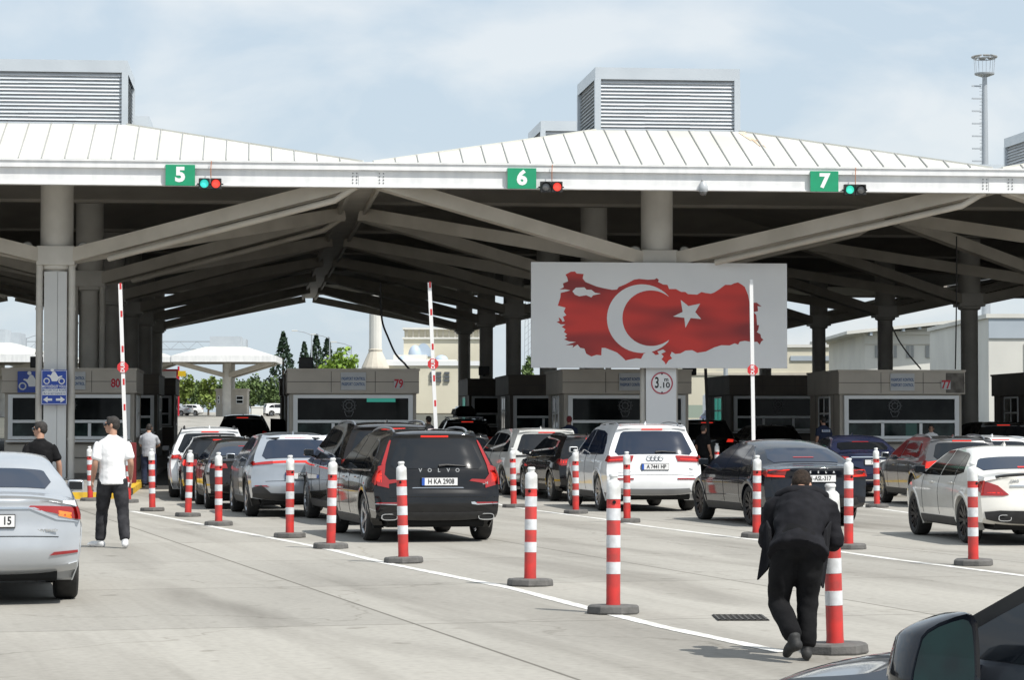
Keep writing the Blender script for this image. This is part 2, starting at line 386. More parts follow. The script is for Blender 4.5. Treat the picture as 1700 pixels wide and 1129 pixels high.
canopy = thing('canopy', 'huge white roofed checkpoint canopy on round columns spanning all the booths', 'canopy', P(0, V0, 0))
CO = canopy.location
def cp(u, v, z): return P(u, v, z + zt(v)) - CO
NR = 6; KS = (-1, 0, 1, 2)
def eaves(k, r):
    uc = COLU + k * W
    v0 = V0 if r == 0 else COLV + (r - 0.5) * RS
    v1 = COLV + (r + 0.5) * RS
    return uc, uc - W / 2, uc + W / 2, v0, v1
for k in range(-3, 5):
    for r in range(NR):
        uc, u0, u1, v0, v1 = eaves(k, r); vc = COLV + r * RS
        g = 0.13; ze = 8.42; zr = 9.62; h = 1.96
        a0, a1, b0, b1 = u0 + g, u1 - g, v0 + (0.02 if r == 0 else g), v1 - g
        mb = MB()
        E = [(a0, b0), (a1, b0), (a1, b1), (a0, b1)]
        T = [(uc - h, vc - h), (uc + h, vc - h), (uc + h, vc + h), (uc - h, vc + h)]
        vs = [cp(u, v, ze) for u, v in E] + [cp(u, v, zr) for u, v in T] + [cp(u, v, ze - 0.16) for u, v in E] + [cp(u, v, zr - 0.16) for u, v in T]
        for i in range(4):
            j = (i + 1) % 4
            mb.add([vs[i], vs[j], vs[4 + j], vs[4 + i]], [(0, 1, 2, 3)], 0)
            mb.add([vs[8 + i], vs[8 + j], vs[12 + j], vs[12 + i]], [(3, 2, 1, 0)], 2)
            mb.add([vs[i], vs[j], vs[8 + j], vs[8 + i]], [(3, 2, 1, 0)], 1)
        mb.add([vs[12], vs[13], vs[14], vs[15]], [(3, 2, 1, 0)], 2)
        # standing seams and hip caps
        for i in range(4): mb.beam(vs[i], vs[4 + i], 0.07, 0.07, 0)
        def seam(p, q): mb.beam(p, q, 0.022, 0.055, 1)
        faces = [0, 1, 3] if r == 0 else [0, 3, 1]
        for i in faces:
            j = (i + 1) % 4
            e0, e1, t0, t1 = vs[i], vs[j], vs[4 + i], vs[4 + j]
            n = int((e1 - e0).length / 0.56)
            ed = (e1 - e0); el_ = ed.length; ed = ed.normalized()
            s0 = (t0 - e0).dot(ed); s1 = (t1 - e0).dot(ed)
            up = (t0 - e0) - ed * s0
            for q in range(1, n):
                s = q * el_ / n
                f = 1.0
                if s < s0: f = s / s0
                elif s > s1: f = (el_ - s) / (el_ - s1)
                a = e0 + ed * s; seam(a + Vector((0, 0, .012)), a + up * f + Vector((0, 0, .012)))
        # soffit sheet joints
        for q in range(1, 12):
            s = q / 12
            a = vs[8].lerp(vs[9], s); 
            t = vs[12].lerp(vs[13], min(1, max(0, (s * (a1 - a0) - (uc - h - a0)) / (2 * h))))
            mb.beam(a - Vector((0, 0, .01)), t - Vector((0, 0, .01)), 0.03, 0.03, 3)
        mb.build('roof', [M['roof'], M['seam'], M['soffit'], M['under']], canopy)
        if (r < 3 and k in KS) or k in (0, 1):
            # vent housing
            zb = 9.60
            vb = MB()
            c0 = cp(uc, vc, 0)
            def rect(hh, z0, z1, mi):
                q = [cp(uc + x * hh, vc + y * hh, z) for z in (z0, z1) for x, y in ((-1, -1), (1, -1), (1, 1), (-1, 1))]
                vb.add(q, [(0, 1, 5, 4), (1, 2, 6, 5), (2, 3, 7, 6), (3, 0, 4, 7), (4, 5, 6, 7)], mi)
            rect(1.86, zb, zb + 1.5, 1)
            vent = vb.build('vent_housing', [M['cap'], M['louvre_dark']], canopy)
            vb = MB()
            rect(1.97, zb + 1.40, zb + 1.72, 0)
            vb.build('vent_cap', M['cap'], vent)
            vb = MB()
            for x, y in ((-1, -1), (1, -1), (1, 1), (-1, 1)):
                p = cp(uc + x * 1.9, vc + y * 1.9, zb); vb.beam(p, p + Vector((0, 0, 1.42)), 0.16, 0.16, 0, up=(math.cos(YAW), math.sin(YAW), 0))
            rect(1.94, zb - 0.02, zb + 0.07, 0)
            vb.build('vent_frame', M['cap'], vent)
            vb = MB()
            rnd = random.Random(k * 31 + r)
            nl = 13
            for q in range(nl):
                z = zb + 0.12 + q * 1.28 / nl
                for (x0, y0, x1, y1) in ((-1, -1, 1, -1), (-1, 1, -1, -1), (1, -1, 1, 1)):
                    sg = 3
                    for i in range(sg):
                        f0 = i / sg; f1 = (i + 1) / sg; dz = rnd.uniform(-0.006, 0.006) if rnd.random() < 0.5 else 0
                        nx = (y1 - y0) / 2; ny = -(x1 - x0) / 2
                        pa = (x0 + (x1 - x0) * f0) * 1.86, (y0 + (y1 - y0) * f0) * 1.86
                        pb = (x0 + (x1 - x0) * f1) * 1.86, (y0 + (y1 - y0) * f1) * 1.86
                        o_, i_ = 0.065, 0.0
                        vb.add([cp(uc + pa[0] + nx * o_, vc + pa[1] + ny * o_, z + dz), cp(uc + pb[0] + nx * o_, vc + pb[1] + ny * o_, z + dz),
                                cp(uc + pb[0] + nx * i_, vc + pb[1] + ny * i_, z + 0.085), cp(uc + pa[0] + nx * i_, vc + pa[1] + ny * i_, z + 0.085)], [(0, 1, 2, 3)], 0)
            vb.build('louvre', M['louvre'], vent, recalc=False)
# rust run on the roof over gate 6
mb = MB()
def on_slope(u, s): return cp(u, V0 + 0.02 + s * 3.02, 8.42 + s * 1.2)
ucr = COLU + W + 1.98
for (du, s0, s1, wd) in ((0.02, 0.97, 0.72, 0.10), (0.16, 0.85, 0.55, 0.05), (0.3, 0.75, 0.5, .03)):
    a = on_slope(ucr + du, s0); b = on_slope(ucr + du + 0.12, s1)
    mb.add([a + Vector((-wd, 0, .015)), a + Vector((wd, 0, .015)), b + Vector((wd * .2, 0, .015)), b + Vector((-wd * .2, 0, .015))], [(0, 1, 2, 3)])
mb.build('rust_stain', M['rust'], canopy)

# front fascia: gutter over a steel web
mb = MB()
ua, ub = COLU - 3.5 * W, COLU + 4.5 * W
def slab(v0, v1, z0, z1, mi, x0=ua, x1=ub):
    q = [cp(u, v, 0) + Vector((0, 0, z - zt(v))) for z in (z0, z1) for u, v in ((x0, v0), (x1, v0), (x1, v1), (x0, v1))]
    mb.add(q, [(0, 1, 5, 4), (1, 2, 6, 5), (2, 3, 7, 6), (3, 0, 4, 7), (4, 5, 6, 7), (3, 2, 1, 0)], mi)
slab(V0 - 0.09, V0 + 0.5, 8.20, 8.395, 0)
slab(V0 - 0.12, V0 - 0.09, 8.36, 8.40, 0)
slab(V0 + 0.0, V0 + 0.16, 7.80, 8.20, 0)
slab(V0 - 0.03, V0 + 0.25, 7.765, 7.80, 0)
mb.build('fascia', M['fascia'], canopy)
for k in range(-1, 3):
    mb = MB()
    uj = COLU + (k + 0.5) * W
    for du in (-0.34, 0.34):
        for z in (7.88, 7.96, 8.04, 8.12):
            for d in (-0.05, 0.05): mb.box(cp(uj + du + d, V0 - 0.006, z) , (0.03, 0.015, 0.03), 0)
    BOLTS = mb
    mb = MB()
    q = [cp(uj + x, V0 - 0.012, z) for x, z in ((-0.24, 7.80), (0.24, 7.80), (0.24, 8.18), (-0.24, 8.18))]
    mb.add(q, [(0, 1, 2, 3)])
    sp = mb.build('splice_plate', M['fascia'], canopy)
    BOLTS.build('bolts', M['bolt'], sp)
# valley gutters, run away from us
for k in (-1, 0, 1):
    uj = COLU + (k + 0.5) * W
    mb = MB()
    a = cp(uj, V0 + 0.25, 8.1); b = cp(uj, COLV + (NR - 0.5) * RS, 8.1)
    mb.beam(a, b, 0.62, 0.22, 0)
    mb.beam(a + P(-.36, 0, -.06) , b + P(-.36, 0, -.06), 0.09, 0.34, 0)
    mb.beam(a + P(.36, 0, -.06), b + P(.36, 0, -.06), 0.09, 0.34, 0)
    mb.build('valley_gutter', M['steel'], canopy)
# row beams between the modules, and rear edge
for r in range(1, NR + 1):
    v = COLV + (r - 0.5) * RS
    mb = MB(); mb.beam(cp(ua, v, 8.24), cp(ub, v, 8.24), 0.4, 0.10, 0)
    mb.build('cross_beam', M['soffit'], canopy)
# columns
ZB = 6.22
for k in KS:
    for r in range(NR):
        uc, u0, u1, v0, v1 = eaves(k, r); vc = COLV + r * RS
        c = cp(uc, vc, 0); z0 = gz(vc) + (0.15) - zt(vc) 
        base = c + Vector((0, 0, gz(vc) - zt(vc)))
        mb = MB()
        top = 9.45
        Mx = Matrix.Translation(base) @ Matrix.Rotation(YAW, 4, 'Z')
        dzz = zt(vc) - gz(vc)
        mb.lathe([(0.50, 0.10), (0.50, 0.16), (0.33, 0.17), (0.33, ZB - 0.4 + dzz), (0.44, ZB - 0.35 + dzz), (0.44, top + dzz)], 28, 0, Mx)
        # bracket box at the strut heads
        mb.box((0, 0, ZB + dzz), (1.02, 1.02, 0.52), 0, Mx, bev=0.03)
        col = mb.build('column', M['colpaint'], canopy, smooth=35)
        mb = MB()
        for sx in (-1, 1):
            mb.tube([Mx @ Vector((sx * 0.43, -0.30, 0.12)), Mx @ Vector((sx * 0.43, -0.30, ZB - 0.25 + dzz))], 0.095, 12)
            for z in (1.2, 2.35, 3.5, 4.7):
                mb.tube([Mx @ Vector((sx * 0.43, -0.30, z)), Mx @ Vector((sx * 0.43, -0.30, z + 0.06))], 0.112, 12)
        if r < 2: mb.build('downpipe', M['colpaint'], col, smooth=35)
        if r == 0:
            mb = MB()
            for x0, x1 in ((-.30, .052), (.062, .30)): mb.box(((x0 + x1) / 2, -.375, 2.95), (x1 - x0, .05, 5.55), 0, Mx)
            mb.build('front_cladding', M['clad'], col)
        # corner struts
        for (cu, cv) in ((u0, v0), (u1, v0), (u0, v1), (u1, v1)):
            sgn = 1 if cu > uc else -1
            sv = 1 if cv > vc else -1
            a = cp(uc + sgn * 0.40, vc + sv * 0.30, ZB)
            b = cp(cu - sgn * 0.30, cv - sv * 0.25, 7.92)
            sb = MB(); sb.beam(a, b, 0.30, 0.37, 0)
            st = sb.build('strut', M['steel'], canopy)
            if r < 2 and sv < 0 and k in (0, 1):
                pb = MB()
                dd = (b - a); off = Vector((0, 0, -0.34)) + P(0, -0.12, 0)
                pts = [a + off + dd * f for f in (0.14, 0.5, 0.93)] + [b + Vector((0, 0, -0.12)) + P(0, -0.1, 0)]
                if sgn > 0:
                    pb.tube(pts, 0.085, 10); pb.build('drain_pipe', M['steel'], st, smooth=40)
# floodlights clamped to the struts beside the front columns
M['lamp_metal'] = mat('lamp metal', (0.35, 0.35, 0.34), 0.4, 0.5)
M['lamp_face'] = mat('lamp face', (0.62, 0.62, 0.58), 0.15, coat=0.5)
for k, px, py, lab in ((0, -0.78, 6.42, 'small round floodlight left of the column behind the motorcycle sign'), (0, 0.74, 6.42, 'small round floodlight right of the column behind the motorcycle sign'),
                  (1, -0.68, 6.42, 'small round floodlight left of the column above the flag board'), (1, 0.74, 6.42, 'small round floodlight right of the column above the flag board')):
    uc = COLU + k * W
    t = thing('floodlight', lab, 'floodlight', P(uc + px, COLV - 0.35, py + zt(COLV)), YAW, 'floodlights beside the front columns')
    Mx = Matrix.Rotation(R(-50 if px < 0 else 50), 4, 'Y') @ Matrix.Rotation(R(62), 4, 'X')
    mb = MB(); mb.lathe([(0.05, -0.16), (0.10, -0.12), (0.17, 0.0), (0.19, 0.0)], 20, 0, Mx); mb.build('lamp_housing', M['lamp_metal'], t, smooth=30)
    mb = MB(); mb.lathe([(0.165, 0.002), (0.16, 0.012)], 20, 0, Mx); mb.build('lens', M['lamp_face'], t)
    mb = MB(); mb.tube([(0, 0.05, -0.16), (0, 0.02, -0.02)], 0.02); mb.build('bracket', M['lamp_metal'], t)
# ------------------------------------------------------------ islands and booths
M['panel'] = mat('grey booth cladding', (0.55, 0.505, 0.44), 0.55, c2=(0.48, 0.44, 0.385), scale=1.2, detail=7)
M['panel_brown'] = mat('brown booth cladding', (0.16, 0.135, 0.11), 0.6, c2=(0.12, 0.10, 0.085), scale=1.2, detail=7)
M['panel_joint'] = mat('cladding joint', (0.09, 0.085, 0.08), 0.8)
M['wframe'] = mat('white window frame', (0.84, 0.86, 0.87), 0.4)
M['wglass'] = mat('booth glass', (0.004, 0.005, 0.006), 0.06, c2=(0.016, 0.018, 0.018), scale=1.6, spec=0.12)  # lighter blotches paint dim reflections into the glass colour
M['wglass_low'] = mat('lower booth glass', (0.006, 0.010, 0.011), 0.08, c2=(0.035, 0.055, 0.052), scale=2.4, spec=0.2)  # teal blotches paint a faint reflection into the lower panes
M['teal_lit'] = mat('lit teal pane', (0.02, 0.16, 0.13), 0.4, emit=(0.05, 0.55, 0.42), es=0.30)
M['signboard'] = mat('pale signboard', (0.55, 0.57, 0.59), 0.5, c2=(0.50, 0.52, 0.54), scale=3)
M['badge'] = mat('badge film', (0.12, 0.125, 0.13), 0.5)
ISL = {80: COLU, 79: COLU + W / 2, 78: COLU + W, 77: COLU + 1.5 * W}
for num, uc in ISL.items():
    t = thing('traffic_island', {80: 'raised concrete island with yellow painted kerb at booth 80 behind the two walking men', 79: 'raised concrete island carrying booth 79 behind the queue of cars',
              78: 'raised concrete island around the column with the flag board', 77: 'raised concrete island carrying booth 77 at the right'}[num], 'island', P(uc, 59.6, 0), YAW, 'kerbed islands between the lanes')
    mb = MB(); hw = 2.42; L = 66
    def zz(y): return gz(59.6 + y)
    prof = [(-hw, 1.0), (-hw + 0.35, 0.12), (-hw + 1.0, 0.0), (hw - 1.0, 0.0), (hw - 0.35, 0.12), (hw, 1.0)]
    ring = prof + [(hw, L), (-hw, L)]
    n = len(ring)
    mb.add([(x, y, zz(y) - 0.02) for x, y in ring] + [(x, y, zz(y) + 0.15) for x, y in ring], [(i, (i + 1) % n, n + (i + 1) % n, n + i) for i in range(n)] + [tuple(range(n, 2 * n))])
    mb.build('island_slab', M['kerb'], t)
    a = 0
    # painted kerb segments round the nose and along the sides
    segs = []
    path = [(-hw, 9.0), (-hw, 5.0), (-hw, 3.0), (-hw, 1.0), (-hw + 0.35, 0.12), (-hw + 1.0, 0.0), (-0.5, 0.0), (0.6, 0.0), (hw - 1.0, 0.0), (hw - 0.35, 0.12), (hw, 1.0), (hw, 3.0), (hw, 5.0), (hw, 9.0)]
    for i, (p, q) in enumerate(zip(path, path[1:])):
        m = MB(); blk = i in (1, 10)
        dx, dy = q[0] - p[0], q[1] - p[1]; l = math.hypot(dx, dy); nx, ny = dy / l * 0.012, -dx / l * 0.012
        o = [(p[0] + nx, p[1] + ny), (q[0] + nx, q[1] + ny), (q[0] - nx * 14, q[1] - ny * 14), (p[0] - nx * 14, p[1] - ny * 14)]
        m.add([(x, y, zz(y) + 0.0) for x, y in o] + [(x, y, zz(y) + 0.156) for x, y in o], [(0, 1, 5, 4), (1, 2, 6, 5), (2, 3, 7, 6), (3, 0, 4, 7), (4, 5, 6, 7)])
        m.build('black_kerb' if blk else 'yellow_kerb', M['kerb_dark'] if blk else M['yellow'], t)


def badge(parent, x, y, z, s=1.0):
    mb = MB()
    mb.tube([(x + 0.17 * s * math.cos(a * math.pi / 12), y, z + 0.05 * s + 0.17 * s * math.sin(a * math.pi / 12)) for a in range(25)], 0.012 * s, 6, cap=False)
    mb.tube([(x + 0.09 * s * math.cos(a * math.pi / 12), y, z + 0.05 * s + 0.09 * s * math.sin(a * math.pi / 12)) for a in range(25)], 0.012 * s, 6, cap=False)
    star = [((0.22 if i % 2 == 0 else 0.175) * s * math.cos(i * math.pi / 12), (0.22 if i % 2 == 0 else 0.175) * s * math.sin(i * math.pi / 12)) for i in range(25)]
    mb.tube([(x + a, y, z + .05 * s + b) for a, b in star], 0.008 * s, 5, cap=False)
    mb.tube([(x - 0.14 * s, y, z - 0.12 * s), (x - 0.07 * s, y, z - 0.27 * s), (x + 0.07 * s, y, z - 0.27 * s), (x + 0.14 * s, y, z - 0.12 * s)], 0.012 * s, 6)
    for i in range(8):
        a = i * math.pi / 4; mb.tube([(x + .09 * s * math.cos(a), y, z + .05 * s + .09 * s * math.sin(a)), (x + .17 * s * math.cos(a), y, z + .05 * s + .17 * s * math.sin(a))], .008 * s, 4)
    mb.build('police_badge', M['badge'], parent)

def booth(uc, v, w, d, label, num=None, sign=True, front='wide', dx_sign=0.0, lit=None, h=3.00, bx=0.0, pan='panel'):
    base = P(uc, v); base.z = gz(v) + 0.15
    t = thing('passport_booth', label, 'booth', base, YAW, 'grey passport booths on the islands')
    mb = MB(); hw = w / 2 - 0.06
    mb.box((0, d / 2 + 0.03, 1.25), (w - 0.14, d - 0.06, 2.5), 0)
    for z in (0.45, 0.85): 
        mb.box((0, 0.0, z), (w - 0.3, 0.012, 0.02), 1)
        for sx in (-1, 1): mb.box((sx * (w / 2 - 0.07), d / 2, z), (0.012, d - .3, 0.02), 1)
    for q in range(1, 5):
        for sx in (-1, 1): mb.box((sx * (w / 2 - 0.07), d * q / 5, 1.25), (0.012, 0.02, 2.4), 1)
    mb.build('wall', [M[pan], M['panel_joint']], t)
    mb = MB()
    zb = h - 0.68
    mb.box((0, d / 2 - 0.02, (zb + h) / 2), (w, d + 0.2, h - zb), 0, bev=0.015)
    mb.box((0, d / 2 - 0.02, h + 0.02), (w + 0.05, d + 0.26, 0.06), 0)
    mb.box((0, -0.122, zb + 0.34), (w, 0.012, 0.016), 1)
    for fx in (-w / 6, w / 6): mb.box((fx, -0.122, zb + 0.34), (0.014, 0.012, 0.62), 1)
    mb.build('fascia_band', [M[pan], M['panel_joint']], t)
    # front window
    ww, z0, z1 = w - 0.36, 0.98, zb - 0.04
    mb = MB(); y = -0.02
    zm = z0 + (z1 - z0) * 0.40
    fw = 0.13
    for sx in (-1, 1): mb.box((sx * (ww / 2 - fw / 2), y, (z0 + z1) / 2), (fw, 0.12, z1 - z0))
    mb.box((0, y, z1 - .05), (ww - 2 * fw, 0.12, 0.10)); mb.box((0, y, z0 + .045), (ww - 2 * fw, 0.12, 0.09)); mb.box((0, y, zm), (ww - 2 * fw, 0.116, 0.085))
    for fx in (-ww / 6, ww / 6): mb.box((fx, y, (z0 + zm) / 2 + .005), (0.09, 0.11, zm - z0 - .12))
    fr = mb.build('window_frame', M['wframe'], t)
    mb = MB(); mb.box((0, 0.0, (z0 + z1) / 2), (ww - 2 * fw, 0.02, z1 - z0 - 0.16)); mb.build('window_pane', M['wglass'], fr)
    mb = MB(); mb.box((0, -0.004, (z0 + zm) / 2 + .005), (ww - 2 * fw, 0.02, zm - z0 - 0.13)); mb.build('window_pane', M['wglass_low'], fr)
    # sill; the dim reflections above are painted into the pane colours
    mb = MB(); mb.box((0, -0.12, z0 - 0.05), (ww + 0.1, 0.2, 0.05)); mb.build('sill', M['wframe'], t)
    # side door and window on both flanks
    for sx in (-1, 1):
        mb = MB(); x = sx * (w / 2 - 0.065)
        yy = d * 0.5
        for dy in (-0.75, 0.0, 0.75): mb.box((x, yy + dy, 1.65), (0.06, 0.07, 1.2))
        for z in (1.05, 1.75, 2.25): mb.box((x, yy, z), (0.056, 1.5, 0.06))
        sf = mb.build('side_window', M['wframe'], t)
        mb = MB(); mb.box((x, yy, 1.65), (0.03, 1.5, 1.2)); mb.build('window_pane', M['teal_lit'] if lit == sx else M['wglass'], sf)
    if sign:
        b = MB(); b.box((dx_sign, -0.15, zb + 0.36), (0.74, 0.03, 0.52), bev=0.008); sg = b.build('sign_plate', M['signboard'], t)
        text_obj('lettering', 'PASAPORT KONTROL', 0.125, M['blue_ink'], sg, (dx_sign, -0.168, zb + 0.43), depth=0.001, bold=0.003, sx=0.56)
        text_obj('lettering', 'PASSPORT CONTROL', 0.125, M['blue_ink'], sg, (dx_sign, -0.168, zb + 0.27), depth=0.001, bold=0.003, sx=0.56)
    if num:
        b = MB(); b.box((w / 2 - 0.60, -0.15, zb + 0.28), (0.28, 0.02, 0.27)); nb = b.build('number_plate', M['signboard'], t)
        text_obj('digits', num, 0.34, M['red_ink'], nb, (w / 2 - 0.60, -0.163, zb + 0.28), depth=0.001, bold=0.012, sx=0.78)
    badge(t, bx, -0.018, zm + 0.42, 1.0)
    return t
b80 = booth(ISL[80] - 0.02, 75.2, 3.86, 4.2, 'grey booth marked 80 behind the front column with the motorcycle sign', '80', dx_sign=0.10)
b79 = booth(ISL[79], 75.2, 3.86, 4.2, 'grey booth marked 79 behind the black station wagons', '79', bx=-0.12)
b78 = booth(ISL[78] - 0.1, 75.2, 3.86, 4.2, 'grey booth partly hidden by the column under the flag board', None, dx_sign=0.12, bx=-0.05)
b77 = booth(ISL[77], 75.2, 3.86, 4.2, 'grey booth marked 77 with a face at its window', '77', bx=-0.2)
mb = MB(); mb.box((0.82, -0.028, 2.13), (0.84, 0.012, 0.12)); mb.build('display_strip', M['teal_lit'], b79)
mb = MB(); mb.box((0.3, -0.016, 1.28), (0.34, 0.012, 0.42)); mb.build('notice', mat('green notice', (0.04, 0.12, 0.10), .5), b77)
# grimy patch on the fascia of booth 77
mb = MB(); mb.box((1.62, -0.124, 2.66), (0.56, 0.01, 0.6)); mb.build('weathered_panel', mat('weathered panel', (0.20, 0.185, 0.165), 0.8, c2=(0.10, 0.09, 0.08), scale=5, detail=9), b77)
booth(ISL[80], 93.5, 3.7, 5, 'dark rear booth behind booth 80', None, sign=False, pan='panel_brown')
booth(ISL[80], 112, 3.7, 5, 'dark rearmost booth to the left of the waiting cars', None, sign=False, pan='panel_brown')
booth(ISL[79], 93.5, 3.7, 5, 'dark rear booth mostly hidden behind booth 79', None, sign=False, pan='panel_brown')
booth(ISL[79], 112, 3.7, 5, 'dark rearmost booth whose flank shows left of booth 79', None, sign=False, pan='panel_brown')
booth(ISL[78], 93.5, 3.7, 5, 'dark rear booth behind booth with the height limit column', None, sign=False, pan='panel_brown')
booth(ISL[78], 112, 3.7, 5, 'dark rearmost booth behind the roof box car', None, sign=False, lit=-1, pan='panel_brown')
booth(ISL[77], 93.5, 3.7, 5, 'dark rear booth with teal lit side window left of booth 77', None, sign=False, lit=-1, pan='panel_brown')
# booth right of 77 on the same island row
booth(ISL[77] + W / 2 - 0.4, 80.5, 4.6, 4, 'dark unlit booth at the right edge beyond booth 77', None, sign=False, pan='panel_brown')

# loudspeaker / lamp boxes on the booth roofs
M['black_box'] = mat('black painted box', (0.012, 0.012, 0.012), 0.6)
for (u, v, s, lab) in ((ISL[80] - 1.12, 77.0, .36, 'small black box on the roof of booth 80'), (ISL[79] - 1.35, 77, .42, 'small black box on the left roof edge of booth 79'),
                  (ISL[78] - 2.35, 98, .40, 'small black box on the dark roof left of the flag board'), (ISL[77] - 2.9, 96, .5, 'small black box on the dark roof left of booth 77')):
    p = P(u, v); p.z = gz(v) + 0.15 + 3.04
    t = thing('loudspeaker_box', lab, 'loudspeaker', p, YAW, 'black boxes on the booth roofs')
    mb = MB(); mb.box((0, 0, 0.20), (s, 0.3, 0.34), bev=0.02); mb.build('cabinet', M['black_box'], t)
    mb = MB(); mb.box((0, -0.155, 0.2), (s - .08, 0.012, 0.26)); mb.build('grille', M['plastic'], t)
    mb = MB(); mb.box((0, 0, 0.02), (0.1, 0.1, 0.05)); mb.build('foot', M['black_box'], t)

# ------------------------------------------------------------ flag board on the front column
uc = COLU + W
fbz = zt(COLV)
t = thing('flag_board', 'white board with a red map shape, crescent and star fixed to the front column', 'signboard', P(uc - 0.04, COLV - 0.75, 0), YAW)
FB = 7.08
pxm = FB / 1500.0   # metres per traced unit (board spans 90..1590)
zc_top = 6.17; zc_bot = 3.28
mb = MB(); mb.box((0, 0.04, (zc_top + zc_bot) / 2), (FB, 0.08, zc_top - zc_bot), bev=0.006)
M['board'] = mat('white board face', (0.74, 0.755, 0.77), 0.5, c2=(0.68, 0.695, 0.715), scale=0.5, detail=8)
mb.build('board', M['board'], t)
mb = MB()
for x in (-3.0, -1.0, 1.0, 3.0): mb.box((x, 0.12, (zc_top + zc_bot) / 2), (0.08, 0.08, 2.7))
for z in (3.6, 4.7, 5.8): mb.box((0, 0.19, z), (6.6, 0.06, 0.08))
mb.build('back_frame', M['lamp_metal'], t)
def tr(x, y): return ((x - 840) * pxm, zc_bot + (820 - y) / 633.0 * (zc_top - zc_bot))
land = [(290,262),(320,245),(345,243),(355,255),(395,258),(390,285),(405,305),(440,320),(470,332),(510,342),(560,352),(590,350),(600,335),(640,318),(690,290),(720,285),(770,290),(810,288),(822,280),(835,290),(830,303),(860,318),(885,320),(895,345),(935,345),(965,362),(990,362),(1005,375),(1060,378),(1085,362),(1110,368),(1140,372),(1160,365),(1190,345),(1225,318),(1260,318),(1280,308),(1300,303),(1325,318),(1340,330),(1360,380),(1368,425),(1410,425),(1440,448),(1415,445),(1418,475),(1392,482),(1408,500),(1412,560),(1424,560),(1418,590),(1410,602),(1432,615),(1435,635),(1450,648),(1435,660),(1428,678),(1412,660),(1385,662),(1340,655),(1310,660),(1300,678),(1280,670),(1250,683),(1200,682),(1160,695),(1110,720),(1060,728),(1030,712),(990,715),(960,732),(930,735),(910,722),(900,745),(912,762),(890,775),(875,800),(868,785),(850,768),(862,750),(848,735),(875,722),(860,708),(825,720),(835,738),(815,742),(790,720),(770,722),(745,735),(730,765),(700,762),(660,770),(640,775),(615,750),(590,728),(560,715),(520,700),(500,700),(498,745),(470,742),(440,752),(410,735),(400,705),(375,700),(360,680),(330,700),(335,685),(290,685),(320,675),(350,665),(310,662),(282,650),(300,640),(285,630),(300,620),(280,605),(290,590),(268,575),(290,560),(262,560),(238,545),(255,540),(250,518),(265,530),(272,545),(285,540),(275,515),(295,505),(280,485),(290,460),(245,448),(260,400),(262,372),(300,362),(318,356),(290,350),(255,352),(280,338),(275,315),(305,302),(300,280)]
def flag_red():
    m, nt, b = new_mat('printed flag red'); L = nt.links
    tc = nt.nodes.new('ShaderNodeTexCoord'); mp = nt.nodes.new('ShaderNodeMapping')
    mp.inputs['Scale'].default_value = (0.22, 1, 0.75); mp.inputs['Rotation'].default_value = (0, R(-14), 0); mp.inputs['Location'].default_value = (0.35, 0, 0.1)
    n = nt.nodes.new('ShaderNodeTexNoise'); n.inputs['Scale'].default_value = 1.9; n.inputs['Detail'].default_value = 1.0
    L.new(tc.outputs['Object'], mp.inputs[0]); L.new(mp.outputs[0], n.inputs[0])
    r = nt.nodes.new('ShaderNodeValToRGB'); e = r.color_ramp.elements; e[0].position = 0.36; e[1].position = 0.60
    e[0].color = (0.25, 0.022, 0.024, 1); e[1].color = (0.62, 0.040, 0.030, 1)
    L.new(n.outputs['Fac'], r.inputs[0]); L.new(r.outputs[0], b.inputs['Base Color']); b.inputs['Roughness'].default_value = 0.5
    return m
M['flag_red'] = flag_red()
mb = MB(); mb.prism([tr(x, y) for x, y in land], 0.003, 0, Matrix.Translation((0, -0.004, 0))); mp_ = mb.build('red_map', M['flag_red'], t)
sea = [(330,362),(350,340),(400,338),(412,352),(440,352),(462,370),(495,375),(450,386),(440,398),(410,385),(370,392),(345,382)]
mb = MB(); mb.prism([tr(x, y) for x, y in sea], 0.003, 0, Matrix.Translation((0, -0.007, 0))); mb.build('white_gap', M['board'], mp_)
cres = []
def arc(cx, cy, r, a0, a1, n): return [(cx + r * math.cos(R(a0 + (a1 - a0) * i / n)), cy - r * math.sin(R(a0 + (a1 - a0) * i / n))) for i in range(n + 1)]
cres = arc(737, 524, 206, 43, 317, 40)
cres += arc(788, 521, 167, -44, -316, 40)[1:-1]
mb = MB(); mb.prism([tr(x, y) for x, y in cres], 0.003, 0, Matrix.Translation((0, -0.008, 0))); mb.build('crescent', M['board'], mp_)
star = [(963,410),(1008,447),(1077,432),(1048,483),(1083,525),(1021,519),(990,578),(984,518),(918,510),(974,482)]
mb = MB(); mb.prism([tr(x, y) for x, y in star], 0.003, 0, Matrix.Translation((0, -0.008, 0))); mb.build('star', M['board'], mp_)

# height limit panel in front of the column foot
t = thing('height_limit_panel', 'pale column panel with round height limit sign below the flag board', 'sign', P(uc + 0.03, COLV - 0.50, gz(COLV) + 0.15), YAW)
mb = MB(); mb.box((0, 0, 1.55), (0.84, 0.06, 3.08), bev=0.008); mb.build('panel', M['board'], t)
mb = MB(); mb.lathe([(0.30, 0), (0.30, 0.012)], 40, 0, Matrix.Translation((0.02, -0.032, 2.60)) @ Matrix.Rotation(R(90), 4, 'X')); pl = mb.build('sign_disc', M['white_ink'], t)
mb = MB(); mb.tube([(0.02 + 0.285 * math.cos(a * math.pi / 24), -0.048, 2.60 + 0.285 * math.sin(a * math.pi / 24)) for a in range(49)], 0.018, 6, cap=False); mb.build('red_ring', mat('faded red ring', (0.50, 0.06, 0.10), .5), pl)
text_obj('lettering', '3', 0.42, M['ink'], pl, (-0.12, -0.048, 2.60), depth=0.001, bold=0.008, sx=0.62)
text_obj('lettering', '.10', 0.21, M['ink'], pl, (0.10, -0.048, 2.54), depth=0.001, bold=0.005, sx=1.1)
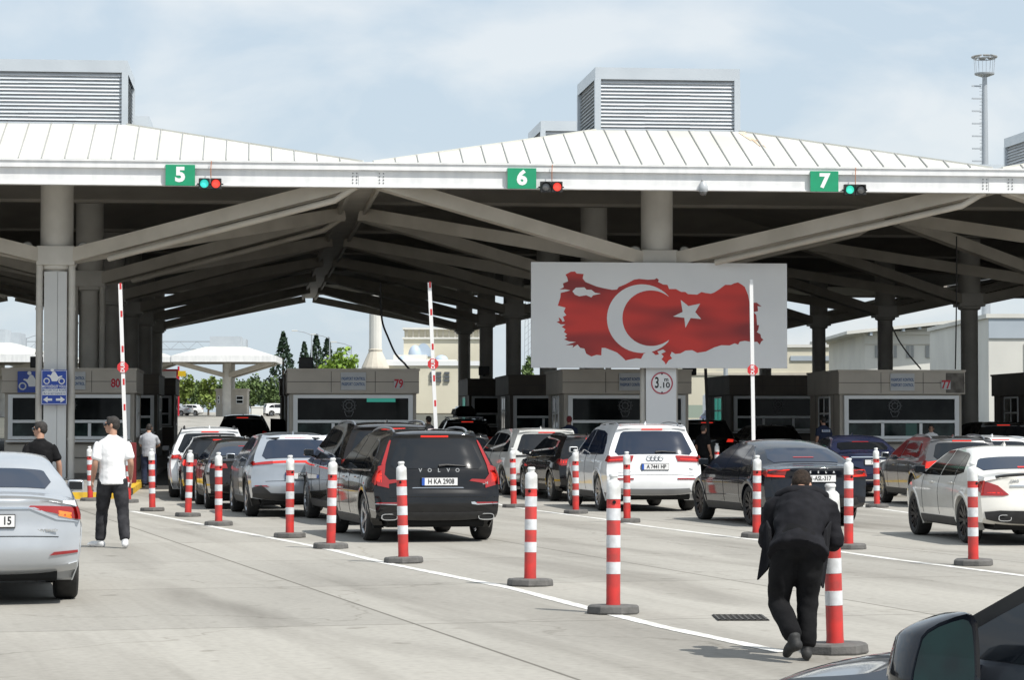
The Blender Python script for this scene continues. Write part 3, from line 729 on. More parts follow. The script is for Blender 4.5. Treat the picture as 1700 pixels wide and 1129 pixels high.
text_obj('lettering', 'm', 0.16, M['ink'], pl, (0.14, -0.048, 2.70), depth=0.001, bold=0.004, sx=1.0)
for z, s in ((2.845, -1), (2.355, 1)):
    mb = MB(); mb.prism([(0.02 - 0.03, z - s * 0.02), (0.05, z - s * 0.02), (0.02, z + s * 0.025)], 0.003, 0, Matrix.Translation((0, -0.052, 0))); mb.build('arrow', M['ink'], pl)

# ------------------------------------------------------------ motorcycle signs
M['sign_blue'] = mat('blue road sign', (0.015, 0.06, 0.36), 0.4)
def bike(parent, cx, cz, s, y):
    mb = MB()
    for dx in (-0.32, 0.32):
        mb.tube([(cx + (dx + 0.115 * math.cos(a * math.pi / 10)) * s, y, cz + (-0.12 + 0.115 * math.sin(a * math.pi / 10)) * s) for a in range(21)], 0.026 * s, 6, cap=False)
    body = [(-0.30, 0.11), (-0.27, 0.15), (-0.14, 0.13), (-0.07, 0.27), (0.0, 0.30), (0.06, 0.26), (0.17, 0.07), (0.33, 0.12), (0.35, 0.08), (0.20, -0.02), (0.12, -0.13), (-0.10, -0.13), (-0.13, -0.03), (-0.20, 0.06)]
    mb.prism([(cx + x * s, cz + z * s) for x, z in body], 0.003, 0, Matrix.Translation((0, y, 0)))
    hd = [(-0.08 + 0.075 * math.cos(a * math.pi / 8), 0.355 + 0.07 * math.sin(a * math.pi / 8)) for a in range(16)]
    mb.prism([(cx + x * s, cz + z * s) for x, z in hd], 0.003, 0, Matrix.Translation((0, y - .001, 0)))
    mb.build('motorcycle_symbol', M['white_ink'], parent)
pc = P(COLU, COLV - 0.64)
t = thing('motorcycle_sign', 'blue motorcycle road sign with arrows on the front column', 'road sign', (pc.x, pc.y, gz(COLV) + 0.15 + 2.02 - 0.02), YAW)
mb = MB(); mb.box((0, 0, 0.46), (0.68, 0.02, 0.94), bev=0.005); pl = mb.build('sign_plate', M['sign_blue'], t)
mb = MB()
for x in (-0.325, 0.325): mb.box((x, -0.012, 0.46), (0.012, 0.006, 0.90))
for z in (0.015, 0.905): mb.box((0, -0.012, z), (0.638, 0.006, 0.012))
mb.build('white_border', M['white_ink'], pl)
bike(pl, 0, 0.70, 0.62, -0.016)
text_obj('lettering', 'MOTOSİKLET YOLU', 0.10, M['white_ink'], pl, (0, -0.012, 0.475), depth=0.001, bold=0.002, sx=0.70)
mb = MB(); mb.box((0, -0.012, 0.335), (0.62, 0.004, 0.17)); mb.build('white_band', M['white_ink'], pl)
text_obj('lettering', 'MOTORCYCLE ROAD', 0.09, M['blue_ink'], pl, (0, -0.016, 0.375), depth=0.001, bold=0.001, sx=0.70)
text_obj('lettering', 'ПЪТ ЗА МОТОЦИКЛЕТИ', 0.075, M['blue_ink'], pl, (0, -0.016, 0.29), depth=0.001, bold=0.001, sx=0.66)
for s in (-1, 1):
    mb = MB(); ar = [(0.29, 0.13), (0.17, 0.215), (0.17, 0.16), (0.05, 0.16), (0.05, 0.10), (0.17, 0.10), (0.17, 0.045)]
    mb.prism([(s * x, z) for x, z in ar][::s], 0.003, 0, Matrix.Translation((0, -0.014, 0))); mb.build('arrow', M['white_ink'], pl)
p2 = P(COLU - 1.12, 75.2 - 0.19)
t = thing('motorcycle_sign', 'plain blue motorcycle sign on the fascia of booth 80, half hidden by the column', 'road sign', (p2.x, p2.y, gz(75) + 0.15 + 2.345), YAW)
mb = MB(); mb.box((0, 0, 0.30), (0.74, 0.02, 0.62), bev=0.005); pl = mb.build('sign_plate', M['sign_blue'], t)
bike(pl, 0.03, 0.27, 0.80, -0.016)

# ------------------------------------------------------------ gate numbers, traffic lights, dome camera on the fascia
M['green_sign'] = mat('green sign', (0.008, 0.30, 0.145), 0.45, c2=(0.01, 0.26, 0.125), scale=2)
M['light_case'] = mat('traffic light case', (0.02, 0.02, 0.02), 0.5)
M['green_lit'] = mat('green signal', (0.05, 0.5, 0.4), 0.2, emit=(0.05, 0.75, 0.5), es=0.75)
M['teal_sig'] = mat('teal signal', (0.05, 0.5, 0.5), 0.2, emit=(0.03, 0.62, 0.50), es=0.75)
M['red_sig'] = mat('red signal', (0.6, 0.05, 0.03), 0.2, emit=(1.0, 0.07, 0.05), es=0.85)
M['off_lens'] = mat('dark lens', (0.10, 0.10, 0.10), 0.15, coat=1.0)
M['orange_cable'] = mat('orange cable', (0.45, 0.20, 0.12), .6)
def fascia_u(px):
    best = None
    for i in range(-2600, 4400):
        u = i * 0.01; p = P(u, V0 - 0.1)
        x = CX + p.x / p.y * F
        if best is None or abs(x - px) < best[0]: best = (abs(x - px), u)
    return best[1]
for n, px, lpx, cols, pxc in (('5', 297.5, 347.5, ('teal_sig', 'red_sig'), 0), ('6', 866, 915, ('off_lens', 'red_sig'), 0), ('7', 1370, 1420, ('green_lit', 'off_lens'), 0)):
    u = fascia_u(px); zz_ = 7.78 + zt(V0)
    t = thing('gate_number_sign', 'green square sign with white number %s on the canopy fascia' % n, 'sign', P(u, V0 - 0.11, zz_), YAW, 'green gate number signs')
    mb = MB(); mb.box((0, 0, 0.24), (0.74, 0.03, 0.53), bev=0.004); pl = mb.build('sign_plate', M['green_sign'], t)
    text_obj('digit', n, 0.50, M['white_ink'], pl, (0.0, -0.018, 0.24), depth=0.002, bold=0.022, sx=1.05)
    u = fascia_u(lpx)
    t = thing('traffic_light', 'two lamp traffic light beside gate sign %s, %s' % (n, {'5': 'green and red both lit', '6': 'only red lit', '7': 'only green lit'}[n]), 'traffic light', P(u, V0 - 0.16, zz_), YAW, 'traffic lights on the fascia')
    mb = MB(); mb.box((-0.145, 0, 0.02), (0.28, 0.16, 0.28), bev=0.015); mb.box((0.145, 0, 0.02), (0.28, 0.16, 0.28), bev=0.015); mb.box((0, 0.03, 0.02), (0.66, 0.05, 0.03))
    mb.build('housing', M['light_case'], t)
    for x, c in ((-0.145, cols[0]), (0.145, cols[1])):
        mb = MB(); mb.lathe([(0.108, 0), (0.10, 0.02), (0.06, 0.035), (0.01, 0.04)], 22, 0, Matrix.Translation((x, -0.082, 0.02)) @ Matrix.Rotation(R(90), 4, 'X')); ln = mb.build('lens', M[c], t, smooth=40)
        mb = MB()
        for a in range(12): 
            a0, a1 = R(-10 + a * 200 / 12), R(-10 + (a + 1) * 200 / 12)
            q = [(x + 0.122 * math.cos(a_), yy, 0.02 + 0.122 * math.sin(a_)) for a_ in (a0, a1) for yy in (-0.08, -0.17)]
            mb.add(q, [(0, 1, 3, 2)])
        mb.build('visor', M['light_case'], ln)
    mb = MB(); mb.tube([(0.02, 0.02, 0.16), (0.015, -0.01, 0.40), (0.03, 0.01, 0.60)], 0.012, 6); mb.build('cable', M['orange_cable'], t)
u = fascia_u(1166)
t = thing('dome_camera', 'grey dome security camera hanging on the fascia between gates 6 and 7', 'camera', P(u, V0 - 0.28, 7.70), YAW)
mb = MB(); mb.lathe([(0.10, 0.0), (0.125, 0.05), (0.12, 0.14), (0.07, 0.24), (0.05, 0.27)], 22); mb.build('housing', mat('camera housing', (0.42, 0.44, 0.46), 0.35), t, smooth=40)
mb = MB(); mb.lathe([(0.01, -0.10), (0.06, -0.085), (0.095, -0.04), (0.10, 0.0)], 22); mb.build('dome', M['off_lens'], t, smooth=60)
mb = MB(); mb.tube([(0, 0, 0.25), (0, 0.1, 0.30), (0, 0.24, 0.28)], 0.03, 8); mb.build('bracket', M['lamp_metal'], t)

# ------------------------------------------------------------ boom barriers
M['boom_white'] = mat('boom white', (0.76, 0.76, 0.76), 0.45)
M['boom_red'] = mat('boom red', (0.55, 0.03, 0.035), 0.45)
for (uu, v, lean, zc, zt_, lab, marks) in ((-3.48, 66.2, -0.038, 3.19, 5.33, 'raised white boom barrier with red stop disc beside booth 80', True), (4.48, 66.4, -0.045, 3.30, 5.42, 'raised white boom barrier with red stop disc right of booth 79', True),
                              (12.86, 66.3, -0.012, 3.16, 5.54, 'raised white boom barrier standing before the flag board', False)):
    base = P(uu, v); base.z = gz(v) + 0.15
    t = thing('boom_barrier', lab, 'barrier', base, YAW, 'raised boom barriers at the lanes')
    mb = MB(); mb.box((0.16, 0.1, 0.52), (0.36, 0.34, 1.04), bev=0.02); mb.build('cabinet', mat('cabinet red', (0.16, 0.015, 0.018), .5) if 'cabinet red' not in bpy.data.materials else bpy.data.materials['cabinet red'], t)
    zb = base.z
    def bp(z): return Vector((lean * (z - 3.2), -0.12, z - zb))
    mb = MB(); mb.beam(bp(0.8), bp(zt_), 0.095, 0.05, 0, up=(0, 1, 0)); bo = mb.build('boom', M['boom_white'], t)
    if marks:
        for za in (zt_ - 0.14, zt_ - 0.85, zt_ - 1.75, zc - 0.45, zc - 1.1):
            mb = MB(); mb.beam(bp(za) + Vector((0.01, -0.027, 0)), bp(za + 0.16) + Vector((0.012, -0.027, 0)), 0.05, 0.006, 0, up=(0, 1, 0)); mb.build('red_mark', M['boom_red'], bo)
    d = bp(zc)
    mb = MB(); mb.lathe([(0.15, 0), (0.15, 0.012)], 8, 0, Matrix.Translation(d + Vector((0, -0.03, 0))) @ Matrix.Rotation(R(90), 4, 'X') @ Matrix.Rotation(R(22.5), 4, 'Z')); ds = mb.build('stop_disc', M['boom_red'], bo)
    text_obj('lettering', 'DUR', 0.135, M['white_ink'], ds, d + Vector((0, -0.046, 0)), rot=(R(90), R(-90), 0), depth=0.001, bold=0.004, sx=0.95)

# ------------------------------------------------------------ guide posts
M['post_white'] = mat('post white plastic', (0.76, 0.77, 0.77), 0.45, c2=(0.50, 0.50, 0.485), scale=8, detail=11)
M['post_red'] = mat('post red plastic', (0.58, 0.035, 0.03), 0.45, c2=(0.33, 0.04, 0.035), scale=7, detail=11)
M['post_tape'] = mat('silver white tape', (0.70, 0.72, 0.75), 0.35, c2=(0.52, 0.53, 0.54), scale=10, detail=11)
M['rubber'] = mat('grey rubber base', (0.085, 0.083, 0.08), 0.85, c2=(0.13, 0.125, 0.12), scale=12, bump=0.2)
def make_post():
    t = thing('guide_post', '', 'guide post', group='red and white guide posts along the lane lines')
    mb = MB()
    mb.lathe([(0.235, 0.0), (0.24, 0.012), (0.235, 0.06), (0.22, 0.075)], 8, 0, Matrix.Rotation(R(22.5), 4, 'Z'))
    mb.build('base', M['rubber'], t)
    r = 0.061
    mb = MB(); mb.lathe([(r + 0.004, 0.07), (r + 0.003, 0.08), (r + 0.001, 0.12), (r, 0.96), (r - 0.002, 0.965)], 24); tu = mb.build('tube', M['post_red'], t, smooth=40)
    for z0, z1 in ((0.345, 0.45), (0.575, 0.685), (0.815, 0.92)):
        mb = MB(); mb.lathe([(r + 0.0005, z0), (r + 0.0022, z0 + 0.001), (r + 0.0022, z1 - 0.001), (r + 0.0005, z1)], 24); mb.build('reflective_band', M['post_tape'], tu, smooth=40)
    mb = MB(); mb.lathe([(r + 0.001, 1.00), (r + 0.0035, 1.002), (r + 0.003, 1.10), (r + 0.001, 1.145), (0.045, 1.165), (0.034, 1.17), (0.034, 1.195), (0.040, 1.20), (0.040, 1.215), (0.03, 1.225)], 24); mb.build('cap', M['post_white'], t, smooth=45)
    mb = MB(); mb.lathe([(r, 0.955), (r, 1.005)], 24); mb.build('collar', M['post_red'], t, smooth=40)
    mb = MB(); mb.lathe([(0.016, 0), (0.016, 0.004)], 12, 0, Matrix.Translation((0.012, -r - 0.001, 0.975)) @ Matrix.Rotation(R(90), 4, 'X')); mb.build('strap_eye', M['under'], t)
    return t
posts = [(1387, 1085, 'nearest and largest guide post, at the right hand of the bending man'), (1018, 1019, 'guide post second nearest, beside the white line left of the drain grate'),
 (880, 973, 'guide post standing on the white line right of the black station wagon'), (670, 935, 'guide post in front of the black station wagon at its left tail lamp'),
 (549, 911, 'guide post in front of the black station wagon at its front wheel'), (481, 893, 'guide post in front of the silver grey crossover at its number plate'),
 (363, 873, 'guide post before the dark sedan, left of the silver grey crossover'), (312, 858, 'guide post before the dark hatchback'),
 (253, 849, 'guide post right of the man in the white shirt'), (150, 832, 'guide post partly hidden by the arm of the man in the white shirt'),
 (213, 835, 'guide post almost hidden behind the man in the white shirt'),
 (853, 843, 'guide post before the light grey car'), (956, 853, 'guide post at the front door of the white family car'), (1041, 868, 'guide post behind the white family car'),
 (1256, 893, 'guide post at the left rear wheel of the midnight fastback'), (1409, 912, 'guide post at the right rear corner of the midnight fastback'),
 (1616, 939, 'guide post beside the rear wheel of the pearl white sedan'), (1456, 843, 'guide post between the navy sedan and the grey station wagon'),
 (1190, 800, 'guide post in the dark lane left of the midnight fastback'), (1583, 868, 'guide post mostly hidden behind the pearl white sedan')]
proto = make_post()
for i, (x, y, lab) in enumerate(posts):
    o = proto if i == 0 else copy_tree(proto)
    p = on_ground(x, y); p.z = gz_at(p)
    if i == 18: p = on_ground(1190, 812)
    o.location = p; o.rotation_euler = (R(random.uniform(-1.6, 1.6)), R(random.uniform(-2.0, 2.0)), random.uniform(-0.5, 0.5)); o['label'] = lab

# unseen blocks added on both flanks to keep side light out of the canopy
for (u0, u1, v0, v1, lab) in ((-58, -44, 66, 150, 'long dark unseen block left of the canopy, added to stop side light'), (52, 66, 66, 150, 'long dark unseen block right of the canopy, added to stop side light')):
    c = P((u0 + u1) / 2, v0); t = thing('side_light_blocker', lab, 'building', (c.x, c.y, 0), YAW)
    mb = MB(); mb.box((0, (v1 - v0) / 2, 4.6), (u1 - u0, v1 - v0, 9.6)); mb.build('wall', mat('blocker wall', (.16, .15, .14), .8, c2=(.12, .115, .11), scale=.3), t)
    mb = MB(); mb.box((0, (v1 - v0) / 2, 9.55), (u1 - u0 + .6, v1 - v0 + .6, .3)); mb.build('roof', M['cap'], t)
    for q in range(8):
        mb = MB(); mb.box((0, 6 + q * 10, 3), (u1 - u0 + .04, 3, 2)); mb.build('blocker_band', M['wglass'], t)
# ------------------------------------------------------------ vehicles
def cr(p0, p1, p2, p3, t, k=0.42):
    m1 = (p2 - p0) * k; m2 = (p3 - p1) * k
    t2 = t * t; t3 = t2 * t
    return p1 * (2 * t3 - 3 * t2 + 1) + m1 * (t3 - 2 * t2 + t) + p2 * (-2 * t3 + 3 * t2) + m2 * (t3 - t2)
def lin(tab, x):
    if x <= tab[0][0]: return tab[0][1]
    for (a, va), (b, vb) in zip(tab, tab[1:]):
        if x <= b:
            f = (x - a) / (b - a); f = f * f * (3 - 2 * f) * 0.5 + f * 0.5
            return va + (vb - va) * f
    return tab[-1][1]

class Shape:
    def __init__(s, keys, ir, ifr, Wd, belt, sect, wr, wheels, rad, plan=(0.94, 0.88), tumble=0.70):
        s.k = [Vector((a, b, c)) for a, b, c in keys]; s.ir = ir; s.ifr = ifr; s.hw = Wd / 2; s.sect = sect
        s.wheels = wheels; s.rad = rad; s.wr = wr; s.plan = plan
        s.L = max(k[0] for k in keys); s.belt = belt
    def C(s, t):
        n = len(s.k); i = min(int(t), n - 2); f = t - i
        g = lambda j: s.k[min(max(j, 0), n - 1)]
        return cr(g(i - 1), g(i), g(i + 1), g(i + 2), f)
    def N(s, t):
        n = len(s.k) - 1; a = s.C(max(0, t - .02)); b = s.C(min(n, t + .02)); d = b - a
        v = Vector((-d.y, d.x)); v.normalize(); return v
    def S(s, t):
        c = s.C(t); n = s.N(t); return Vector((c.x - n.x * c.z, c.y - n.y * c.z))
    def w(s, y, z):
        L = s.L
        f = 1.0
        if y < 1.1: f = 1 - (1 - s.plan[0]) * ((1.1 - y) / 1.1) ** 2
        if y > L - 1.3: f = 1 - (1 - s.plan[1]) * ((y - L + 1.3) / 1.3) ** 2
        return s.hw * lin(s.sect, z) * f
    def strip(s, t, u):
        c = s.C(t); n = s.N(t); b = c.z
        S_ = Vector((c.x - n.x * b, c.y - n.y * b))
        r = b * (1 - abs(u) ** 3.2)
        return Vector((u * s.w(S_.x, S_.y), S_.x + n.x * r, S_.y + n.y * r))
    def t_at(s, z, lo=0.0, hi=None):
        hi = s.ir + 3 if hi is None else hi
        for _ in range(40):
            m = (lo + hi) / 2
            if s.C(m).y < z: lo = m
            else: hi = m
        return (lo + hi) / 2
    def rear(s, x, z, off=0.0, lo=0.0, hi=None):
        t = s.t_at(z, lo, hi); n = s.N(t)
        c = s.C(t); ww = s.w(c.x - n.x * c.z, c.y - n.y * c.z)
        p = s.strip(t, max(-1, min(1, x / ww))); p.x = x if abs(x) <= ww else p.x
        return p + Vector((0, n.x, n.y)) * off
    def side(s, y, z, sg, off=0.0): return Vector((sg * (s.w(y, z) + off), y, z))
    def body(s):
        nq, ns, nu = 22, 74, 16
        tr_ = [s.ir * i / nq for i in range(nq + 1)]
        # arc length spacing on the top run
        tt = [s.ir + (s.ifr - s.ir) * i / 600 for i in range(601)]
        acc = [0]
        for a, b in zip(tt, tt[1:]): acc.append(acc[-1] + (s.C(b) - s.C(a)).xy.length)
        tp = []
        j = 0
        for i in range(ns + 1):
            l = acc[-1] * i / ns
            while j < 599 and acc[j + 1] < l: j += 1
            tp.append(tt[j] + (tt[j + 1] - tt[j]) * ((l - acc[j]) / max(1e-9, acc[j + 1] - acc[j])))
        e = len(s.k) - 1
        tf = [e - (e - s.ifr) * i / nq for i in range(nq + 1)]
        mb = MB(); vs = {}
        def vid(p):
            key = (round(p.x, 4), round(p.y, 4), round(p.z, 4))
            if key not in vs: vs[key] = len(mb.v); mb.v.append(p)
            return vs[key]
        loop = tr_ + tp[1:] + tf[::-1][1:]
        us = [math.copysign(abs(x) ** 0.75, x) for x in [(-1 + 2 * i / nu) for i in range(nu + 1)]]
        rows = [[vid(s.strip(t, u)) for u in us] for t in loop]
        for a, b in zip(rows, rows[1:]):
            for i in range(nu): mb.f.append([a[i], a[i + 1], b[i + 1], b[i]]); mb.m.append(0)
        Rr = [s.S(t) for t in tr_]; T = [s.S(t) for t in tp]; Fr = [s.S(t) for t in tf]
        B0, B1 = Rr[0], Fr[0]
        tops = [(T[i] - T[0]).x / max(1e-6, (T[-1] - T[0]).x) for i in range(ns + 1)]
        for sg in (-1, 1):
            grid = []
            for i in range(ns + 1):
                u_ = i / ns; row = []
                ub = tops[i]
                Bb = B0.lerp(B1, ub)
                for q in range(nq + 1):
                    v_ = q / nq
                    p = Rr[q] * (1 - ub) + Fr[q] * ub + Bb * (1 - v_) + T[i] * v_ - (B0 * (1 - ub) * (1 - v_) + B1 * ub * (1 - v_) + T[0] * (1 - ub) * v_ + T[-1] * ub * v_)
                    row.append(p)
                grid.append(row)
            ids = [[None] * (nq + 1) for _ in range(ns + 1)]
            for i in range(ns + 1):
                for q in range(nq + 1):
                    p = grid[i][q]; ids[i][q] = vid(Vector((sg * s.w(p.x, p.y), p.x, p.y)))
            for i in range(ns):
                for q in range(nq):
                    c = (grid[i][q] + grid[i + 1][q] + grid[i + 1][q + 1] + grid[i][q + 1]) / 4
                    if any((c - Vector((wy, s.rad))).length < s.rad + 0.055 for wy in s.wheels): continue
                    f = [ids[i][q], ids[i + 1][q], ids[i + 1][q + 1], ids[i][q + 1]]
                    f = [x for k_, x in enumerate(f) if x not in f[:k_]]
                    if len(f) > 2: mb.f.append(f); mb.m.append(0)
        return mb

def patch(poly, fn, step=0.06, thick=0.0):
    bm = bmesh.new()
    f = bm.faces.new([bm.verts.new((x, y, 0)) for x, y in poly]); f.normal_update()
    xs = [p[0] for p in poly]; ys = [p[1] for p in poly]
    for ax, lo, hi in ((0, min(xs), max(xs)), (1, min(ys), max(ys))):
        n = int((hi - lo) / step)
        for i in range(1, n + 1):
            co = [0, 0, 0]; co[ax] = lo + (hi - lo) * i / (n + 1); no = [0, 0, 0]; no[ax] = 1
            bmesh.ops.bisect_plane(bm, geom=bm.verts[:] + bm.edges[:] + bm.faces[:], plane_co=co, plane_no=no, dist=1e-5)
    mb = MB(); bm.verts.index_update()
    vs = [fn(v.co.x, v.co.y, 1.0) for v in bm.verts]
    mb.add(vs, [[v.index for v in f.verts] for f in bm.faces])
    # skirt down to the surface so that the patch has an edge
    be = [e for e in bm.edges if len(e.link_faces) == 1]
    for e in be:
        a, b = e.verts
        mb.add([fn(a.co.x, a.co.y, 1), fn(b.co.x, b.co.y, 1), fn(b.co.x, b.co.y, 0), fn(a.co.x, a.co.y, 0)], [(0, 1, 2, 3)])
    bm.free(); return mb
def mir(poly): return [(-x, y) for x, y in poly][::-1]

_wheel = {}
def wheel(root, x, y, rad, dark, spokes, wd=0.225):
    key = (round(rad, 3), dark, spokes)
    t = None
    if key not in _wheel:
        r1 = rad * 0.70
        tb = MB(); prof = [(r1, -wd / 2 + .012), (rad - .035, -wd / 2), (rad - .008, -wd / 2 + .02), (rad, -wd / 2 + .05), (rad, wd / 2 - .05), (rad - .008, wd / 2 - .02), (rad - .035, wd / 2), (r1, wd / 2 - .012)]
        vs = []; n = 36
        tb.lathe(prof, n, 0, Matrix.Rotation(R(90), 4, 'Y'))
        tb.f = tb.f[:-2]; tb.m = tb.m[:-2]
        rb = MB(); Mr = Matrix.Rotation(R(90), 4, 'Y')
        rb.lathe([(r1 - .012, -wd / 2 + .03), (r1 + .004, -wd / 2 + .01), (r1 + .004, wd / 2 - .01), (r1 - .012, wd / 2 - .03)], n, 0, Mr); rb.f = rb.f[:-2]; rb.m = rb.m[:-2]
        rb.lathe([(r1 - .014, 0.01), (r1 - .014, 0.02)], n, 1, Mr)
        for i in range(spokes):
            a = 2 * math.pi * i / spokes
            for da in (-0.10, 0.10):
                p = Vector((wd / 2 - .055, math.cos(a + da * .3) * 0.05, math.sin(a + da * .3) * 0.05)); q = Vector((wd / 2 - .03, math.cos(a + da) * (r1 - .005), math.sin(a + da) * (r1 - .005)))
                rb.beam(p, q, 0.030 if spokes > 6 else 0.042, 0.03, 0, up=(1, 0, 0))
        rb.lathe([(0.075, wd / 2 - .075), (0.07, wd / 2 - .035), (0.03, wd / 2 - .03)], 20, 0, Mr)
        a = tb.build('tyre', M['tyre'], None, smooth=35); b = rb.build('rim', [M['rim_dark'] if dark else M['rim'], M['under']], None, smooth=35)
        _wheel[key] = (a.data, b.data); bpy.data.objects.remove(a); bpy.data.objects.remove(b)
    e = bpy.data.objects.new('wheel', None); COL.objects.link(e); e.parent = root; e.location = (x, y, rad); e.empty_display_size = .2
    if x < 0: e.rotation_euler = (0, 0, math.pi)
    for n_, me in zip(('tyre', 'rim'), _wheel[key]):
        o = bpy.data.objects.new(n_, me); COL.objects.link(o); o.parent = e
    return e

SECT_SUV = lambda belt, H, top: [(0.2, .90), (0.34, .955), (0.50, .985), (0.72, 1.0), (belt - .10, .985), (belt, .955), (belt + 0.03, .935), (H, top)]
TYPES = {}
# y, z, bulge - rear bumper underside, up over the roof, down to the front bumper
TYPES['suv'] = dict(keys=[(0.20, .30, .06), (0.05, .36, .10), (0.0, .54, .13), (0.02, .70, .13), (0.07, .80, .11), (0.10, 1.02, .09), (0.19, 1.20, .08), (0.34, 1.50, .06), (0.33, 1.575, .05), (0.52, 1.62, .05), (1.2, 1.655, .06), (2.0, 1.645, .06), (2.5, 1.585, .06), (2.95, 1.36, .08), (3.35, 1.13, .08), (3.9, 1.06, .08), (4.4, .95, .10), (4.64, .80, .16), (4.69, .55, .2), (4.66, .38, .18), (4.5, .26, .12)],
    ir=8, ifr=17, W=1.90, H=1.66, belt=1.03, top=.68, wheels=(0.95, 3.815), rad=.365,
    glass=dict(z0=1.075, z1=1.505, x0=.745, x1=.60), win=[[(0.62, 1.07), (1.28, 1.06), (1.28, 1.50), (0.98, 1.46), (0.70, 1.30), (0.60, 1.13)], [(1.31, 1.06), (2.14, 1.05), (2.12, 1.54), (1.31, 1.51)], [(2.19, 1.05), (3.14, 1.06), (2.62, 1.46), (2.42, 1.53), (2.17, 1.54)]],
    ws=(13.9, 12.2), rails=True, handles=((1.45, .93), (2.5, .92)))
TYPES['coupe_suv'] = dict(keys=[(0.20, .30, .06), (0.05, .38, .10), (0.0, .56, .13), (0.03, .74, .12), (0.05, .90, .10), (0.06, 1.00, .10), (0.14, 1.06, .08), (0.42, 1.30, .07), (0.60, 1.45, .06), (0.60, 1.50, .05), (0.9, 1.525, .05), (1.5, 1.555, .06), (2.1, 1.54, .06), (2.5, 1.46, .06), (2.95, 1.22, .08), (3.25, 1.06, .08), (3.8, .97, .08), (4.2, .86, .1), (4.35, .70, .16), (4.36, .5, .18), (4.3, .36, .16), (4.2, .26, .12)],
    ir=5, ifr=17, W=1.83, H=1.56, belt=.98, top=.66, wheels=(0.88, 3.52), rad=.355,
    glass=dict(z0=1.085, z1=1.42, x0=.66, x1=.54), win=[[(0.98, 1.04), (1.35, 1.01), (1.35, 1.44), (1.20, 1.42)], [(1.38, 1.01), (2.02, .99), (2.0, 1.46), (1.38, 1.44)], [(2.07, .99), (3.02, 1.0), (2.55, 1.36), (2.35, 1.44), (2.05, 1.46)]],
    ws=(14.9, 13.2), rails=False, handles=((1.5, .90), (2.4, .88)))
TYPES['sedan'] = dict(keys=[(0.22, .28, .05), (0.06, .34, .10), (0.0, .50, .14), (0.02, .66, .13), (0.05, .78, .11), (0.06, .93, .10), (0.10, 1.005, .09), (0.55, 1.04, .07), (0.72, 1.07, .06), (1.15, 1.26, .06), (1.48, 1.37, .05), (1.9, 1.42, .05), (2.5, 1.40, .05), (2.85, 1.33, .06), (3.25, 1.12, .08), (3.55, .98, .08), (4.1, .90, .08), (4.5, .78, .12), (4.66, .62, .18), (4.66, .45, .2), (4.62, .34, .16), (4.5, .24, .1)],
    ir=6, ifr=17, W=1.81, H=1.43, belt=.94, top=.64, wheels=(1.06, 3.84), rad=.335,
    glass=dict(z0=1.085, z1=1.35, x0=.62, x1=.52), win=[[(1.16, 1.03), (1.55, .98), (1.55, 1.31), (1.42, 1.28)], [(1.58, .98), (2.30, .965), (2.28, 1.35), (1.58, 1.31)], [(2.35, .965), (3.30, .97), (2.86, 1.22), (2.62, 1.33), (2.33, 1.35)]],
    ws=(14.7, 12.9), rails=False, handles=((1.62, .87), (2.7, .86)))
TYPES['fastback'] = dict(keys=[(0.22, .28, .05), (0.06, .34, .12), (0.0, .50, .17), (0.02, .66, .16), (0.05, .80, .13), (0.03, .96, .12), (0.10, .99, .10), (0.45, 1.03, .08), (0.62, 1.06, .07), (1.15, 1.29, .06), (1.7, 1.415, .05), (2.1, 1.44, .05), (2.6, 1.40, .05), (3.0, 1.28, .06), (3.4, 1.06, .08), (3.75, .90, .09), (4.2, .80, .1), (4.55, .68, .14), (4.70, .56, .2), (4.71, .42, .2), (4.66, .32, .16), (4.5, .22, .1)],
    ir=6, ifr=17, W=1.85, H=1.44, belt=.93, top=.62, wheels=(0.97, 3.845), rad=.34,
    glass=dict(z0=1.07, z1=1.40, x0=.62, x1=.52), win=[[(0.98, 1.02), (1.55, .96), (1.55, 1.34), (1.42, 1.32)], [(1.57, .96), (2.32, .94), (2.30, 1.37), (1.57, 1.34)], [(2.34, .94), (3.46, .93), (2.95, 1.22), (2.65, 1.34), (2.32, 1.37)]],
    ws=(14.6, 12.8), rails=False, handles=((1.7, .85), (2.7, .84)))
TYPES['wagon'] = dict(keys=[(0.22, .28, .06), (0.06, .34, .10), (0.0, .50, .14), (0.02, .66, .13), (0.06, .78, .11), (0.09, .96, .09), (0.18, 1.08, .08), (0.44, 1.34, .06), (0.46, 1.40, .05), (0.7, 1.43, .05), (1.4, 1.465, .05), (2.1, 1.465, .05), (2.65, 1.40, .06), (3.1, 1.20, .08), (3.5, 1.0, .08), (4.0, .94, .08), (4.5, .82, .12), (4.72, .66, .18), (4.75, .48, .2), (4.7, .35, .16), (4.55, .25, .1)],
    ir=8, ifr=17, W=1.84, H=1.47, belt=.95, top=.66, wheels=(1.02, 3.88), rad=.34,
    glass=dict(z0=1.01, z1=1.335, x0=.66, x1=.56), win=[[(0.72, 1.02), (1.38, .985), (1.38, 1.35), (0.98, 1.31), (0.76, 1.12)], [(1.41, .985), (2.22, .97), (2.20, 1.37), (1.41, 1.35)], [(2.27, .97), (3.30, .97), (2.80, 1.25), (2.55, 1.36), (2.25, 1.37)]],
    ws=(13.9, 12.2), rails=True, handles=((1.5, .87), (2.6, .86)))

